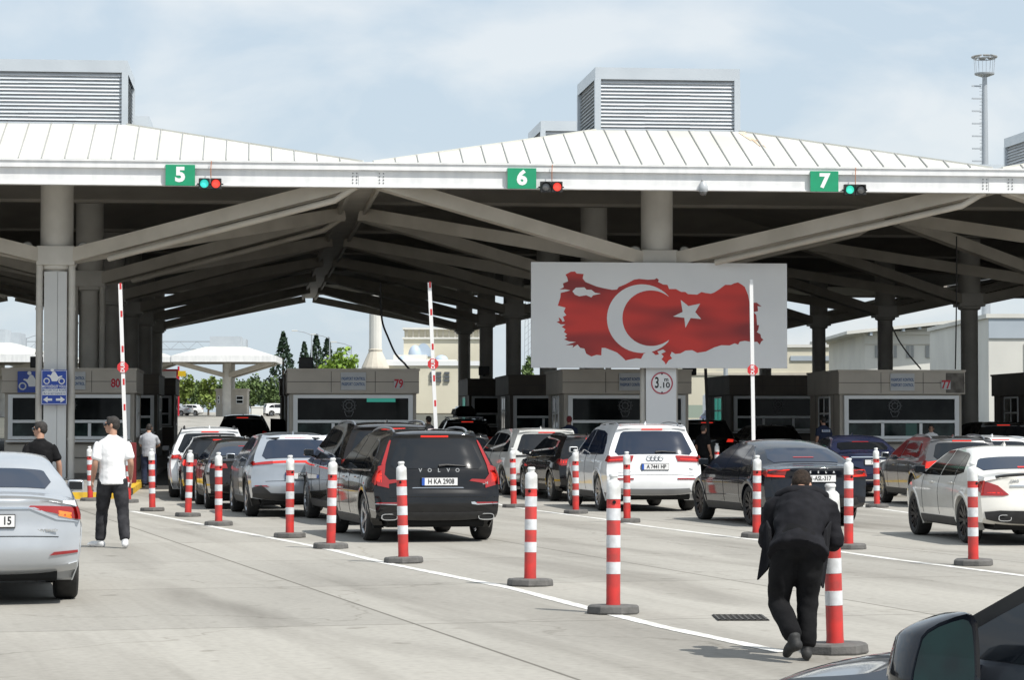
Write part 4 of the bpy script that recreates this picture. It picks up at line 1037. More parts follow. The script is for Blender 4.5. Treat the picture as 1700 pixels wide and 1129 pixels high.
def car(name, kind, paint_, label, cat, loc, rz, opt=None, group='cars waiting at the checkpoint'):
    o_ = dict(plate=None, plate_x=0.0, plate_z=None, lights=None, rails=None, clad=False, dark_rim=False, spokes=5, glass='glass', detail=True, handles=True, mirror=True, scale=(1, 1, 1), third=True, wiper=False, exhaust=None, chrome_win=False, railmat='satin', wheels=True, lit=True, trim=[], sidelights=[], badge=[], strips=[], fin=True)
    o_.update(opt or {})
    T = TYPES[kind]
    T = dict(T); T['top'] = o_.get('top', T['top'])
    s = Shape(T['keys'], T['ir'], T['ifr'], T['W'], T['belt'], SECT_SUV(T['belt'], T['H'], T['top']), T['top'], T['wheels'], T['rad'])
    t = thing(name, label, cat, loc, rz, group)
    t.scale = o_['scale']
    P_ = M[paint_]
    body = s.body().build('body', P_, t, smooth=48)
    G = M[o_['glass']]; off = 0.006
    def rear_patch(name, poly, m, d=off, par=t, step=.06, lo=0.0, hi=None):
        return patch(poly, lambda x, z, k: s.rear(x, z, d * k + (0.0005 if k else -.01), lo, hi), step).build(name, m, par, smooth=40)
    def side_patch(name, poly, m, sg, d=off, par=t, step=.07):
        return patch(poly, lambda y, z, k: s.side(y, z, sg, d * k + (0.0005 if k else -.01)), step).build(name, m, par, smooth=40)
    g = T['glass']
    z0, z1, x0, x1 = g['z0'], g['z1'], o_.get('gx', (g['x0'], 0))[0], o_.get('gx', (0, g['x1']))[1]
    rp = [(-x0 + .06, z0), (x0 - .06, z0), (x0, z0 + .07), (x1, z1 - .03), (x1 - .05, z1), (-x1 + .05, z1), (-x1, z1 - .03), (-x0, z0 + .07)]
    rw = rear_patch('rear_window', rp, G, 0.005)
    if o_['chrome_win'] == 'surround':
        pass
    for sg in (-1, 1):
        for poly in T['win']:
            sw = side_patch('side_window', poly, M[o_.get('sideglass', o_['glass'])], sg, 0.005)
        if o_['chrome_win']:
            for poly in T['win']:
                pass
            ys = [p for poly in T['win'] for p in poly]
            lo = [(min(y for y, z in ys) , T['win'][0][0][1] - .03), (max(y for y, z in ys) + .02, T['win'][-1][1][1] - .03), (max(y for y, z in ys), T['win'][-1][1][1] - .012), (min(y for y, z in ys), T['win'][0][0][1] - .012)]
            side_patch('window_trim', lo, M[o_['chrome_win']], sg, 0.008)
    # windscreen on the top strip
    ta, tb_ = T['ws']
    bmv = patch([(-.86, 0), (.86, 0), (.86, 1), (-.86, 1)], lambda u, f, k: s.strip(ta + (tb_ - ta) * f, u) + Vector((0, 0, .006 if k else -.01)), .12)
    bmv.build('windscreen', G, t, smooth=40)
    # underbody
    mb = MB(); L = s.L
    mb.box((0, L / 2, 0.44), (T['W'] - 0.50, L - 0.5, 0.44)); mb.box((0, L / 2, 0.265), (T['W'] - .2, s.wheels[1] - s.wheels[0] - 2 * s.rad - .14, 0.08))
    mb.box((0, 0.45, 0.34), (T['W'] - .5, .5, .18))
    mb.build('underbody', M['under'], t)
    # wheel arches
    for sg in (-1, 1):
        for wy in s.wheels:
            mb = MB(); r0, r1 = s.rad + .025, s.rad + (.115 if o_['clad'] else .092); n = 26
            def ap(r, a, o2): 
                y = wy + r * math.cos(a); z = max(.2, s.rad + r * math.sin(a)); return s.side(y, z, sg, o2)
            A = [R(-28 + 236 * i / n) for i in range(n + 1)]
            for a0, a1 in zip(A, A[1:]):
                mb.add([ap(r0, a0, .008), ap(r0, a1, .008), ap(r1 - .02, a1, .012), ap(r1 - .02, a0, .012)], [(0, 1, 2, 3)])
                mb.add([ap(r1 - .02, a0, .012), ap(r1 - .02, a1, .012), ap(r1, a1, .0), ap(r1, a0, .0)], [(0, 1, 2, 3)])
                mb.add([ap(r0, a0, .008), ap(r0, a1, .008), ap(r0, a1, -.16), ap(r0, a0, -.16)], [(0, 1, 2, 3)])
            mb.build('wheel_arch', M['plastic'] if o_['clad'] else P_, t, smooth=50)
    if o_['wheels']:
        for wy in s.wheels:
            for sg in (-1, 1): wheel(t, sg * (T['W'] / 2 - .135), wy, s.rad, o_['dark_rim'], o_['spokes'])
    # sill strip
    for sg in (-1, 1):
        side_patch('sill', [(s.wheels[0] + s.rad + .1, .24), (s.wheels[1] - s.rad - .1, .24), (s.wheels[1] - s.rad - .1, .36), (s.wheels[0] + s.rad + .1, .36)], M['plastic'], sg, 0.012)
        if o_['detail']:
            # shut lines of the doors
            b = T['belt']; w1, w2 = T['win'][0], T['win'][1]
            for yv in (T['win'][1][1][0] + .025, T['win'][2][1][0] - .06, T['win'][1][0][0] - .10):
                side_patch('shut_line', [(yv - .005, .38), (yv + .005, .38), (yv + .005, b + .05), (yv - .005, b + .05)], M['under'], sg, 0.0025)
            for hy, hz in (T['handles'] if o_['handles'] else []):
                mb = MB(); w_ = s.w(hy, hz); mb.box((sg * (w_ + .012), hy, hz), (.03, .2, .03), bev=.008); mb.build('door_handle', M['chrome'] if o_['handles'] == 'chrome' else P_, t)
        if o_['mirror']:
            my = T['win'][2][1][0] - .16; mz = T['belt'] + .11; w_ = s.w(my, T['belt'])
            mb = MB(); mb.box((sg * (w_ + .10), my, mz), (.17, .11, .115), bev=.03); mb.beam((sg * (w_ - .02), my + .02, mz - .07), (sg * (w_ + .08), my, mz - .04), .07, .04)
            mm = mb.build('wing_mirror', M.get(o_.get('mirrormat', ''), P_), t, smooth=60)
            mb = MB(); mb.box((sg * (w_ + .10), my - .058, mz), (.135, .004, .085)); mb.build('mirror_glass', M['glass'], mm)
    # roof rails
    if (T['rails'] if o_['rails'] is None else o_['rails']):
        for sg in (-1, 1):
            ys = [0.62, 0.72, 0.9, 1.4, 1.9, 2.2, 2.36] if kind != 'wagon' else [.75, .85, 1.0, 1.5, 2.0, 2.3, 2.45]
            pts = []
            for i, y in enumerate(ys):
                t0, t1 = T['ir'], T['ifr']
                for _ in range(30):
                    m = (t0 + t1) / 2
                    if s.S(m).x < y: t0 = m
                    else: t1 = m
                p = s.strip(t0, sg * .88); pts.append(p + Vector((0, 0, (.0, .035, .05, .055, .05, .035, 0)[i])))
            mb = MB(); mb.tube(pts, 0.018, 8); mb.build('roof_rail', M[o_['railmat']], t, smooth=60)
    # lights
    for nm, poly, m in o_['lights'] or []:
        for pp in (poly, mir(poly)): rear_patch(nm, pp, M[m], 0.012)
    for nm, poly, m in o_['sidelights']:
        for sg in (-1, 1): side_patch(nm, poly, M[m], sg, 0.012, step=.05)
    for nm, poly, m, d in o_['strips']: rear_patch(nm, poly, M[m], d)
    if o_['third']:
        zt_ = z1 + .035; rear_patch('brake_light', [(-.20, zt_ - .012), (.20, zt_ - .012), (.20, zt_ + .012), (-.20, zt_ + .012)], M['red_lit'] if o_['lit'] else M['red_lens'], .012)
    # plate
    pz = o_['plate_z'] or 0.80
    if o_['plate'] is not None:
        p = s.rear(0, pz, 0.0); px = o_['plate_x']
        mb = MB(); mb.box((px, p.y - .02, pz), (.53, .03, .125), bev=.004); mb.build('plate_holder', M['plastic'], t)
        mb = MB(); mb.box((px, p.y - .037, pz), (.515, .006, .108)); pl = mb.build('number_plate', M['plate'], t)
        txt, blue = o_['plate']; tx = px + o_.get('plate_tx', 0)
        if blue:
            mb = MB(); mb.box((px - .238, p.y - .0415, pz), (.04, .004, .106)); mb.build('blue_band', M['plate_blue'], pl); tx = px + .02
        sx = min(.80, .44 / (0.085 * max(1, len(txt)) * .66))
        text_obj('lettering', txt, 0.104, M['ink'], pl, (tx, p.y - .0415, pz), depth=.0008, bold=.0022, sx=sx)
    for txt, size, x, z, sx, sp in o_['badge']:
        if isinstance(sp, (int, float)) and sp:
            for i, ch in enumerate(txt):
                xx = x + (i - (len(txt) - 1) / 2) * sp; p = s.rear(xx, z, 0.006)
                text_obj('badge_letter', ch, size, M['chrome'], t, p, depth=.004, bold=.002, sx=sx)
        else:
            p = s.rear(x, z, 0.008); text_obj('badge_lettering', txt, size, M['chrome'], t, p, depth=.004, bold=.001, sx=sx)
    if o_['wiper']:
        zz = z0 + .03; mb = MB(); a = s.rear(.02, zz, .02); b = s.rear(.42, zz - .0, .018); mb.tube([a, a.lerp(b, .3) + Vector((0, -.01, .015)), b], [.022, .014, .008], 8); mb.build('rear_wiper', M['plastic'], t)
    if o_['exhaust']:
        ez, ex, ew = o_['exhaust']
        for sg in (-1, 1):
            p = s.rear(sg * ex, ez, .0)
            ring = [(sg * ex + (ew / 2) * math.copysign(abs(math.cos(a)) ** .6, math.cos(a)), p.y - .02, ez + .042 * math.copysign(abs(math.sin(a)) ** .6, math.sin(a))) for a in [i * math.pi / 12 for i in range(25)]]
            mb = MB(); mb.tube(ring, .010, 6, cap=False); e_ = mb.build('exhaust_trim', M['chrome'], t, smooth=60)
            mb = MB(); mb.box((sg * ex, p.y - .006, ez), (ew - .02, .02, .07)); mb.build('exhaust_hole', M['under'], e_)
    if o_['fin']:
        p = s.strip(T['ir'] + 1.6 if kind in ('suv', 'wagon') else T['ir'] + 5.2, 0)
        mb = MB(); mb.add([p + Vector(v) for v in ((-.02, 0, -.005), (.02, 0, -.005), (.018, .16, -.005), (-.018, .16, -.005), (0, .0, .055), (0, .05, .05))], [(0, 1, 4), (1, 2, 5, 4), (2, 3, 5), (3, 0, 4, 5), (0, 3, 2, 1)]); mb.build('roof_fin', P_, t)
    for nm, poly, m in o_['trim']: rear_patch(nm, poly, M[m], .014)
    t['_len'] = s.L
    t_shape[t.name] = s
    return t
t_shape = {}
def place(kind, rl, heading, sg=-1, sy=1.0, sx=1.0):
    """origin of a car whose rear wheel of one side touches the ground at pixel rl"""
    T = TYPES[kind]; p = on_ground(*rl)
    p.z = 0
    if gz_at(p) > 0:
        for _ in range(6): p = on_ground(rl[0], rl[1], gz_at(p))
    a = R(heading)
    loc = Vector((sg * (T['W'] / 2 - .06) * sx, T['wheels'][0] * sy, 0))
    q = Matrix.Rotation(a, 3, 'Z') @ loc
    return Vector((p.x - q.x, p.y - q.y, p.z)), a

# black station SUV in front
loc, a = place('suv', (607, 898), 13)
volvo_lights = [('tail_light', [(.70, .80), (.86, .84), (.93, 1.0), (.84, 1.14), (.735, 1.16), (.76, 1.0), (.70, .92)], 'red_lens'), ('tail_light', [(.735, 1.155), (.795, 1.155), (.655, 1.50), (.625, 1.50)], 'red_lens'),
    ('tail_light', [(.46, .895), (.72, .855), (.72, .915), (.50, .925)], 'red_lens'), ('lit_bar', [(.80, .88), (.87, .90), (.885, .99), (.80, 1.06)], 'red_lit'),
    ('reflector', [(.55, .565), (.88, .575), (.88, .595), (.55, .59)], 'red_dark'), ('bumper_trim', [(.48, .56), (.57, .545), (.90, .56), (.90, .572), (.58, .563), (.52, .595), (.47, .59)], 'chrome')]
volvo = car('station_wagon', 'suv', 'paint_black', 'black SUV with plate H KA 2908 and tall red lamps, largest of the waiting cars', 'car', loc, a,
    dict(top=.615, gx=(.665, .54), scale=(1, 1, .98), plate=('H KA 2908', True), plate_z=.885, plate_x=.02, lights=volvo_lights, sidelights=[('tail_light', [(0.12, .84), (.28, .88), (.24, .98), (.16, 1.08), (0.12, 1.1)], 'red_lens')], wiper=True, exhaust=(.375, .70, .22), chrome_win='chrome', spokes=5, clad=False, handles='chrome',
    badge=[('VOLVO', .075, .02, 1.045, 1.0, .135), ('D4', .06, .70, .865, 1.1, 0)],
    strips=[('bumper_lower', [(-.80, .33), (.80, .33), (.80, .40), (.60, .44), (-.60, .44), (-.80, .40)], 'plastic', .012), ('tailgate_seam', [(-.70, .665), (.70, .665), (.70, .672), (-.70, .672)], 'under', .003), ('chrome_strip', [(-.38, .79), (.38, .79), (.36, .80), (-.36, .80)], 'chrome', .010)]))
# black SUV ahead of it
loc, a = place('suv', (556, 873), 13, sy=1.04)
mb_lights = [('tail_light', [(.56, .93), (.90, .95), (.93, 1.04), (.60, 1.06)], 'red_lens')]
car('family_suv', 'suv', 'paint_brown', 'black SUV with silver roof rails, ahead and left of the largest waiting car', 'car', loc + Vector((-.05, .7, 0)), a, dict(scale=(1.02, 1.04, 1.05), plate=('', False), lights=mb_lights, sidelights=[('tail_light', [(0.12, .95), (.34, .97), (.30, 1.05), (.12, 1.06)], 'red_lens')], spokes=10, handles='chrome', chrome_win='chrome'))
# silver grey crossover
loc, a = place('coupe_suv', (411, 857.5), 12)
car('crossover', 'coupe_suv', 'paint_steel', 'silver grey crossover with a full width red light bar', 'car', loc, a, dict(plate=('PH', True), plate_z=.76, clad=True, spokes=5, glass='glass_blue',
    lights=[('tail_light', [(.48, .985), (.84, .955), (.87, 1.02), (.80, 1.045), (.48, 1.035)], 'red_lens'), ('reflector', [(.55, .56), (.83, .575), (.80, .60), (.60, .59)], 'red_dark')], sidelights=[('tail_light', [(.12, .95), (.42, .99), (.34, 1.03), (.12, 1.02)], 'red_lens')],
    strips=[('light_bar', [(-.50, 1.00), (.50, 1.00), (.50, 1.03), (-.50, 1.03)], 'red_lit', .010), ('bumper_lower', [(-.86, .32), (.86, .32), (.88, .52), (.70, .60), (.52, .44), (-.52, .44), (-.70, .60), (-.88, .52)], 'plastic', .014), ('tailgate_seam', [(-.62, .665), (.62, .665), (.62, .672), (-.62, .672)], 'under', .003), ('spoiler_lip', [(-.55, 1.455), (-.36, 1.425), (-.30, 1.45), (-.5, 1.49)], 'plastic', .03), ('spoiler_lip', [(.36, 1.425), (.55, 1.455), (.5, 1.49), (.30, 1.45)], 'plastic', .03)]))
# dark sedan and dark hatchback and white SUV in the left lane
loc, a = place('sedan', (343, 844.5), 11)
car('dark_sedan', 'sedan', 'paint_brown', 'dark sedan between the silver grey crossover and the dark hatchback', 'car', loc, a, dict(spokes=10, plate=('', False), lights=[('tail_light', [(.50, .83), (.84, .83), (.86, .92), (.54, .93)], 'red_lens')], sidelights=[('tail_light', [(.1, .84), (.38, .86), (.30, .93), (.1, .93)], 'red_lens')], glass='glass_blue', chrome_win='chrome'))
loc, a = place('wagon', (302, 831), 10)
car('dark_hatchback', 'wagon', 'paint_black', 'dark hatchback in front of the white SUV with roof box bars', 'car', loc, a, dict(spokes=10, rails=False, plate=('', False), lights=[('tail_light', [(.55, .80), (.84, .80), (.86, .92), (.58, .94)], 'red_lens')], sidelights=[('tail_light', [(.1, .80), (.34, .84), (.28, .93), (.1, .93)], 'red_lit')]))
loc, a = place('suv', (284, 826), 8)
wsuv = car('white_suv', 'suv', 'paint_white', 'white SUV with black roof rails at the left lane of booth 80', 'car', loc, a, dict(railmat='plastic', plate=('', False), lights=[('tail_light', [(.64, .92), (.88, .92), (.90, 1.02), (.70, 1.03)], 'red_lens'), ('lit_bar', [(.72, .95), (.86, .95), (.87, 1.0), (.74, 1.0)], 'red_lit')], sidelights=[('tail_light', [(.12, .92), (.24, .94), (.2, 1.02), (.12, 1.02)], 'red_lens')], mirrormat='paint_black'))
# black van with open door far in the lane
pv = P(-0.62, 92, 0); pv.z = gz(92)
bsuv = car('black_suv', 'suv', 'paint_black', 'black SUV with its right door open, farthest ahead in the left lane', 'car', pv, YAW - R(2), dict(scale=(1.02, 1, 1.06), plate=('', False), lights=[('tail_light', [(.66, .90), (.88, .92), (.90, 1.10), (.72, 1.12)], 'red_lens')], rails=False))
mb = MB(); dpts = [(0, 0, .35), (.02, .95, .35), (.03, 1.05, .6), (.0, 1.0, 1.0), (-.14, .55, 1.5), (-.14, .06, 1.52), (0, 0, 1.0)]
Md = Matrix.Translation((.93, 2.2, 0)) @ Matrix.Rotation(R(-62), 4, 'Z')
n = len(dpts)
mb.add([Vector(p) for p in dpts] + [Vector(p) + Vector((.07, 0, 0)) for p in dpts], [tuple(range(n))[::-1], tuple(range(n, 2 * n))] + [(i, (i + 1) % n, n + (i + 1) % n, n + i) for i in range(n)], 0, Md)
dr = mb.build('open_door', M['paint_black'], bsuv)
mb = MB(); q = [(-.02, .12, 1.06), (-.02, .9, 1.04), (-.13, .52, 1.42), (-.13, .12, 1.44)]
mb.add([Vector(p) + Vector((-.012, 0, 0)) for p in q] + [Vector(p) + Vector((.085, 0, 0)) for p in q], [(0, 1, 2, 3), (7, 6, 5, 4)], 0, Md); mb.build('window', M['glass'], dr)
# car with roof box in the shade
pv = P(7.0, 86, 0); pv.z = gz(86)
rb = car('black_estate', 'suv', 'paint_black', 'black car carrying a roof box, deep in the shade left of the flag board', 'car', pv, YAW + R(1), dict(plate=('', False), lights=[('tail_light', [(.60, .92), (.88, .92), (.90, 1.04), (.66, 1.05)], 'red_lens')], rails=True))
mb = MB()
bmx = bmesh.new(); bmesh.ops.create_cube(bmx, size=1)
for v in bmx.verts: v.co = Vector((v.co.x * (.80 if v.co.z < 0 else .62), 1.55 + v.co.y * (1.9 if v.co.z < 0 else 1.5), 1.90 + v.co.z * .36))
bmesh.ops.bevel(bmx, geom=bmx.edges[:], offset=.09, segments=3, affect='EDGES')
mb.addbm(bmx); bmx.free()
bxp = thing('roof_box', 'black cargo box strapped on the roof of the shaded black car', 'roof box', pv, YAW + R(1))
mb.build('shell', M['paint_black'], bxp, smooth=50)
mb = MB()
for y in (1.1, 2.0): mb.beam((-.62, y, 1.70), (.62, y, 1.70), .05, .03)
for x in (-.6, .6):
    for y in (1.1, 2.0): mb.beam((x, y, 1.62), (x, y, 1.70), .05, .05)
mb.build('cross_bar', M['satin'], bxp)
# light grey car right of the black SUV, dark hatch beyond it
loc, a = place('suv', (838, 822), 14)
car('grey_suv', 'suv', 'paint_sand', 'light grey SUV with dark roof, half hidden by the black wagon', 'car', loc, a, dict(scale=(1.03, 1, .98), plate=('', False), rails=False, mirrormat='paint_black', handles=False,
    strips=[('light_bar', [(-.86, .955), (.86, .955), (.86, 1.0), (-.86, 1.0)], 'plastic', .012)], lights=[('reflector', [(.45, .50), (.78, .52), (.78, .545), (.5, .535)], 'red_dark')]))
pv = on_ground(806, 826); pv.z = gz_at(pv)
car('dark_hatch', 'wagon', 'paint_char', 'dark small car glimpsed between the black SUV and the light grey SUV', 'car', pv + Vector((-.55, 4.5, 0.05)), R(10), dict(plate=('', False), rails=False, lights=[('tail_light', [(.55, .80), (.86, .82), (.86, .95), (.62, .96)], 'red_lit')]))
# black wagon
loc, a = place('wagon', (915, 832), 12)
car('black_wagon', 'wagon', 'paint_black', 'black estate car beside the front of the white family car', 'car', loc, a, dict(scale=(1, 1, 1.02), plate=('', False), spokes=10, chrome_win='chrome', rails=True, railmat='plastic', lights=[('tail_light', [(.50, .80), (.84, .80), (.86, .93), (.56, .95)], 'red_lens'), ('lit_bar', [(.56, .85), (.83, .85), (.83, .90), (.58, .90)], 'red_lit')], sidelights=[('tail_light', [(.1, .80), (.34, .84), (.28, .93), (.1, .93)], 'red_lens')], exhaust=(.36, .62, .2)))
# white SUV
loc, a = place('suv', (995, 848), 9, sy=1.075, sx=1.037)
q7 = car('white_family_suv', 'suv', 'paint_white', 'white SUV with four chrome rings and plate A 7441 HP', 'car', loc, a, dict(scale=(1.037, 1.075, 1.045), plate=('A 7441 HP', True), plate_z=.84, spokes=10, wiper=True, railmat='satin', glass='glass_blue',
    lights=[('tail_light', [(.44, .94), (.90, .93), (.93, 1.04), (.88, 1.055), (.40, 1.05)], 'red_lens'), ('lit_bar', [(.50, .98), (.86, .965), (.87, .985), (.49, .997)], 'red_lit'), ('reflector', [(.42, .60), (.86, .605), (.84, .64), (.42, .63)], 'red_dark')],
    sidelights=[('tail_light', [(.12, .935), (.30, .95), (.26, 1.05), (.12, 1.05)], 'red_lens')],
    strips=[('bumper_lower', [(-.72, .33), (.72, .33), (.66, .43), (-.66, .43)], 'satin', .014), ('tailgate_seam', [(-.75, .685), (.75, .685), (.75, .692), (-.75, .692)], 'under', .003), ('tailgate_crease', [(-.72, .75), (.72, .75), (.72, .754), (-.72, .754)], 'under', .002)], badge=[('TDI', .05, .70, .80, 1.0, 0)], exhaust=None))
s = t_shape[q7.name]
for i in range(4):
    x = (i - 1.5) * .075; p = s.rear(x, 1.0, .012)
    mb = MB(); mb.tube([(p.x + .048 * math.cos(a_ * math.pi / 10), p.y, p.z + .048 * math.sin(a_ * math.pi / 10)) for a_ in range(21)], .007, 6, cap=False); mb.build('badge_ring', M['chrome'], q7, smooth=60)
# black electric fastback
loc, a = place('fastback', (1246, 873), 12.5)
car('fastback', 'fastback', 'paint_midnight', 'blue black fastback with plate ASL 317 behind the bending man', 'car', loc, a, dict(plate=('1-ASL-317', False), plate_z=.80, plate_x=.04, glass='glass_blue', dark_rim=True, spokes=10, handles=False, fin=False, third=False,
    lights=[('tail_light', [(.48, .955), (.86, .93), (.90, .885), (.87, .82), (.56, .82), (.57, .845), (.82, .85), (.835, .895), (.50, .935)], 'red_lit'), ('lens_dark', [(.56, .85), (.81, .855), (.82, .89), (.54, .92)], 'red_dark')],
    sidelights=[('tail_light', [(.12, .83), (.32, .88), (.22, .94), (.12, .95)], 'red_lens')], badge=[('TESLA', .05, 0, .905, 1.0, .135)],
    strips=[('bumper_lower', [(-.74, .33), (.74, .33), (.68, .47), (-.68, .47)], 'plastic', .012), ('brake_light', [(-.18, 1.13), (.18, 1.13), (.18, 1.142), (-.18, 1.142)], 'red_lens', .012)]))
# navy sedan
loc, a = place('sedan', (1372, 824), 5)
car('navy_sedan', 'sedan', 'paint_navy', 'navy sedan with chrome boot strip between the fastback and the grey estate', 'car', loc, a, dict(scale=(1, 1, 1.03), plate=('77-587', False), plate_z=.80, plate_x=.12, lights=[('tail_light', [(.50, .86), (.84, .84), (.88, .92), (.82, .95), (.52, .93)], 'red_lens'), ('lit_bar', [(.58, .885), (.84, .88), (.84, .90), (.58, .905)], 'red_lit')],
    strips=[('chrome_strip', [(-.46, .905), (.46, .905), (.46, .93), (-.46, .93)], 'chrome', .012), ('bumper_chrome', [(-.78, .38), (.78, .38), (.78, .41), (-.78, .41)], 'chrome', .014)], wheels=True))
# grey estate
loc, a = place('wagon', (1522, 842), 5)
car('grey_estate', 'wagon', 'paint_grey', 'dark grey estate car in front of booth 77', 'car', loc + Vector((0, .3, 0)), a, dict(plate=('', False), spokes=10, railmat='satin', chrome_win='chrome', mirrormat='satin', lights=[('tail_light', [(.46, .82), (.86, .82), (.88, .96), (.50, .98)], 'red_lit')], sidelights=[('tail_light', [(.1, .82), (.36, .85), (.3, .96), (.1, .97)], 'red_lens')]))
# pearl white sedan
loc, a = place('sedan', (1604, 902), 5)
amg = car('white_sedan', 'sedan', 'paint_pearl', 'pearl white sedan with black wheels at the right edge', 'car', loc, a, dict(gx=(.71, .57), sideglass='glass_dark', scale=(1.02, 1.02, .97), plate=('B', True), plate_z=.74, glass='glass_blue', dark_rim=True, spokes=10, mirrormat='paint_black', third=False,
    lights=[('tail_light', [(.50, .735), (.58, .72), (.90, .745), (.90, .91), (.80, .925), (.64, .86)], 'red_lens'), ('lit_bar', [(.58, .75), (.88, .78), (.88, .80), (.60, .765)], 'red_lit')],
    sidelights=[('tail_light', [(.1, .745), (.30, .80), (.36, .88), (.24, .92), (.1, .93)], 'red_lens')],
    strips=[('boot_spoiler', [(-.66, 1.0), (.66, 1.0), (.66, 1.012), (-.66, 1.012)], 'plastic', .03), ('chrome_strip', [(-.48, .845), (.48, .845), (.48, .868), (-.48, .868)], 'chrome', .012), ('diffuser', [(-.80, .32), (.80, .32), (.82, .46), (.62, .50), (-.62, .50), (-.82, .46)], 'plastic', .014), ('brake_light', [(-.16, 1.10), (.16, 1.10), (.16, 1.112), (-.16, 1.112)], 'red_lit', .012)],
    badge=[('AMG', .05, -.42, .925, 1.2, 0)], exhaust=(.40, .56, .17)))
# silver sedan at the left edge
p = at(-22, 700, 23.3); p.z = 0
car('silver_sedan', 'sedan', 'paint_silver', 'silver sedan cropped by the left edge with plate ending 15', 'car', (p.x, p.y, 0), R(12.5), dict(scale=(.99, .99, .985), plate=('15', False), plate_x=.0, plate_tx=.19, plate_z=.79, glass='glass_blue', spokes=5, third=False,
    lights=[('tail_light', [(.38, .905), (.62, .86), (.84, .80), (.89, .82), (.89, .915), (.80, .93), (.40, .93)], 'red_lens'), ('indicator', [(.66, .835), (.78, .81), (.78, .865), (.66, .885)], 'amber'), ('chrome_strip', [(0, .90), (.40, .90), (.64, .80), (.84, .785), (.84, .79), (.66, .815), (.44, .915), (0, .918)], 'chrome'), ('reflector', [(.58, .46), (.84, .465), (.84, .50), (.62, .492)], 'red_dark')],
    sidelights=[('tail_light', [(.1, .80), (.24, .84), (.24, .90), (.1, .92)], 'red_lens')],
    strips=[('boot_seam', [(-.66, .645), (.66, .645), (.66, .652), (-.66, .652)], 'under', .003), ('boot_lip', [(-.70, 1.0), (.70, 1.0), (.70, 1.012), (-.70, 1.012)], 'paint_silver', .025)], badge=[('HYBRID', .035, .56, .705, 1.5, 0)]))
# cars in the dark lane under the flag board
for (u, v, lab, k, pt) in ((10.62 + 4.15, 83.5, 'black SUV in the dark lane right of the flag board column', 'suv', 'paint_black'), (10.62 + 4.4, 92.5, 'dark SUV with high brake lamp ahead in the dark lane', 'suv', 'paint_char'), (10.62 + 6.6, 84, 'dark car parked in the shade before the teal lit booth window', 'wagon', 'paint_char')):
    pv = P(u, v); pv.z = gz(v)
    car('dark_car', k, pt, lab, 'car', pv, YAW + R(2), dict(plate=('', False), rails=False, lights=[('tail_light', [(.60, .90), (.84, .90), (.86, 1.0), (.66, 1.01)] if k == 'suv' else [(.5, .82), (.82, .82), (.84, .92), (.55, .93)], 'red_lit' if k == 'suv' else 'red_dark')], third=(k == 'suv')))
# cars at the right edge
pv = on_ground(1650, 838); pv.z = gz_at(pv)
car('white_car', 'wagon', 'paint_white', 'white car whose roof shows behind the pearl white sedan at the right edge', 'car', pv + Vector((0.9, 3.2, 0)), R(6), dict(scale=(1, 1, 1.0), plate=('', False), rails=False, lights=[('tail_light', [(.5, .82), (.82, .82), (.84, .92), (.55, .93)], 'red_lens')]))
pv = P(22.6, 76); pv.z = gz(76)
car('black_car', 'suv', 'paint_black', 'black car just visible at the right edge under the canopy', 'car', pv, YAW, dict(plate=('', False), rails=False, lights=[('tail_light', [(.60, .90), (.84, .90), (.86, 1.0), (.66, 1.01)], 'red_dark')]))
# car close to us at the lower right: bonnet, mirror and pillar
HD = R(30); tgt = at(1543, 1092, 7.2); my = 3.12; mzl = 0.98
fg = car('near_car', 'sedan', 'paint_graphite', 'black car close to us at lower right, only bonnet, mirror and pillar in view', 'car', (0, 0, 0), 0, dict(rails=False, mirror=False, lights=[], fin=False), group=None)
s = t_shape[fg.name]; w_ = s.w(my, .95)
ml = Vector((-(w_ + .165), my, mzl)); q = Matrix.Rotation(HD, 3, 'Z') @ ml
fg.location = (tgt.x - q.x, tgt.y - q.y, tgt.z - q.z); fg.rotation_euler = (0, 0, HD)
sh = [(1617, 1160), (1619, 1120), (1617, 1070), (1613, 1034), (1604, 1021), (1590, 1017), (1565, 1021), (1530, 1030), (1504, 1041), (1491, 1052), (1480, 1080), (1470, 1112), (1467, 1130), (1472, 1152), (1490, 1166), (1540, 1170), (1595, 1168)]
sh = [((x - 1543) / 590.0, (1092 - y) / 590.0) for x, y in sh]
mb = MB(); rings = [(0.86, -.062, 0), (0.97, -.070, 0), (1.0, -.058, 0), (1.0, -.03, .0), (.95, .03, .006), (.82, .075, .012), (.55, .105, .02), (.2, .118, .02)]
n = len(sh); o0 = len(mb.v)
for k_, dy, dx in rings:
    for x, z in sh: mb.v.append(ml + Vector((x * k_ + dx, dy + .18 * -x * 0, z * k_)))
for i in range(len(rings) - 1):
    for j in range(n): mb.f.append([i * n + j, i * n + (j + 1) % n, (i + 1) * n + (j + 1) % n, (i + 1) * n + j]); mb.m.append(0)
mb.f.append([(len(rings) - 1) * n + j for j in range(n)]); mb.m.append(0)
mb.f.append(list(range(n))[::-1]); mb.m.append(0)
mb.beam((-(w_ - .05), my + .03, mzl - .06), (-(w_ + .09), my + .01, mzl - .05), .10, .06)
mm = mb.build('wing_mirror', M['paint_midnight'], fg, smooth=50)
M['mirror'] = mat('mirror glass', (0.018, 0.026, 0.029), 0.05, c2=(0.018, 0.034, 0.036), scale=9, spec=0.5)  # dark teal painted in for the scene the mirror would reflect
mb = MB(); c_ = ml + Vector((0, -.064, 0)); mb.v = [ml + Vector((x * .85, -.0635, z * .85)) for x, z in sh]; mb.f = [list(range(n))]; mb.m = [0]
mb.build('mirror_glass', M['mirror'], mm)
mb = MB(); mb.beam(s.side(3.36, .955, -1, .012), s.side(2.78, 1.29, -1, .012), .03, .05); mb.build('pillar_trim', M['plastic'], fg)
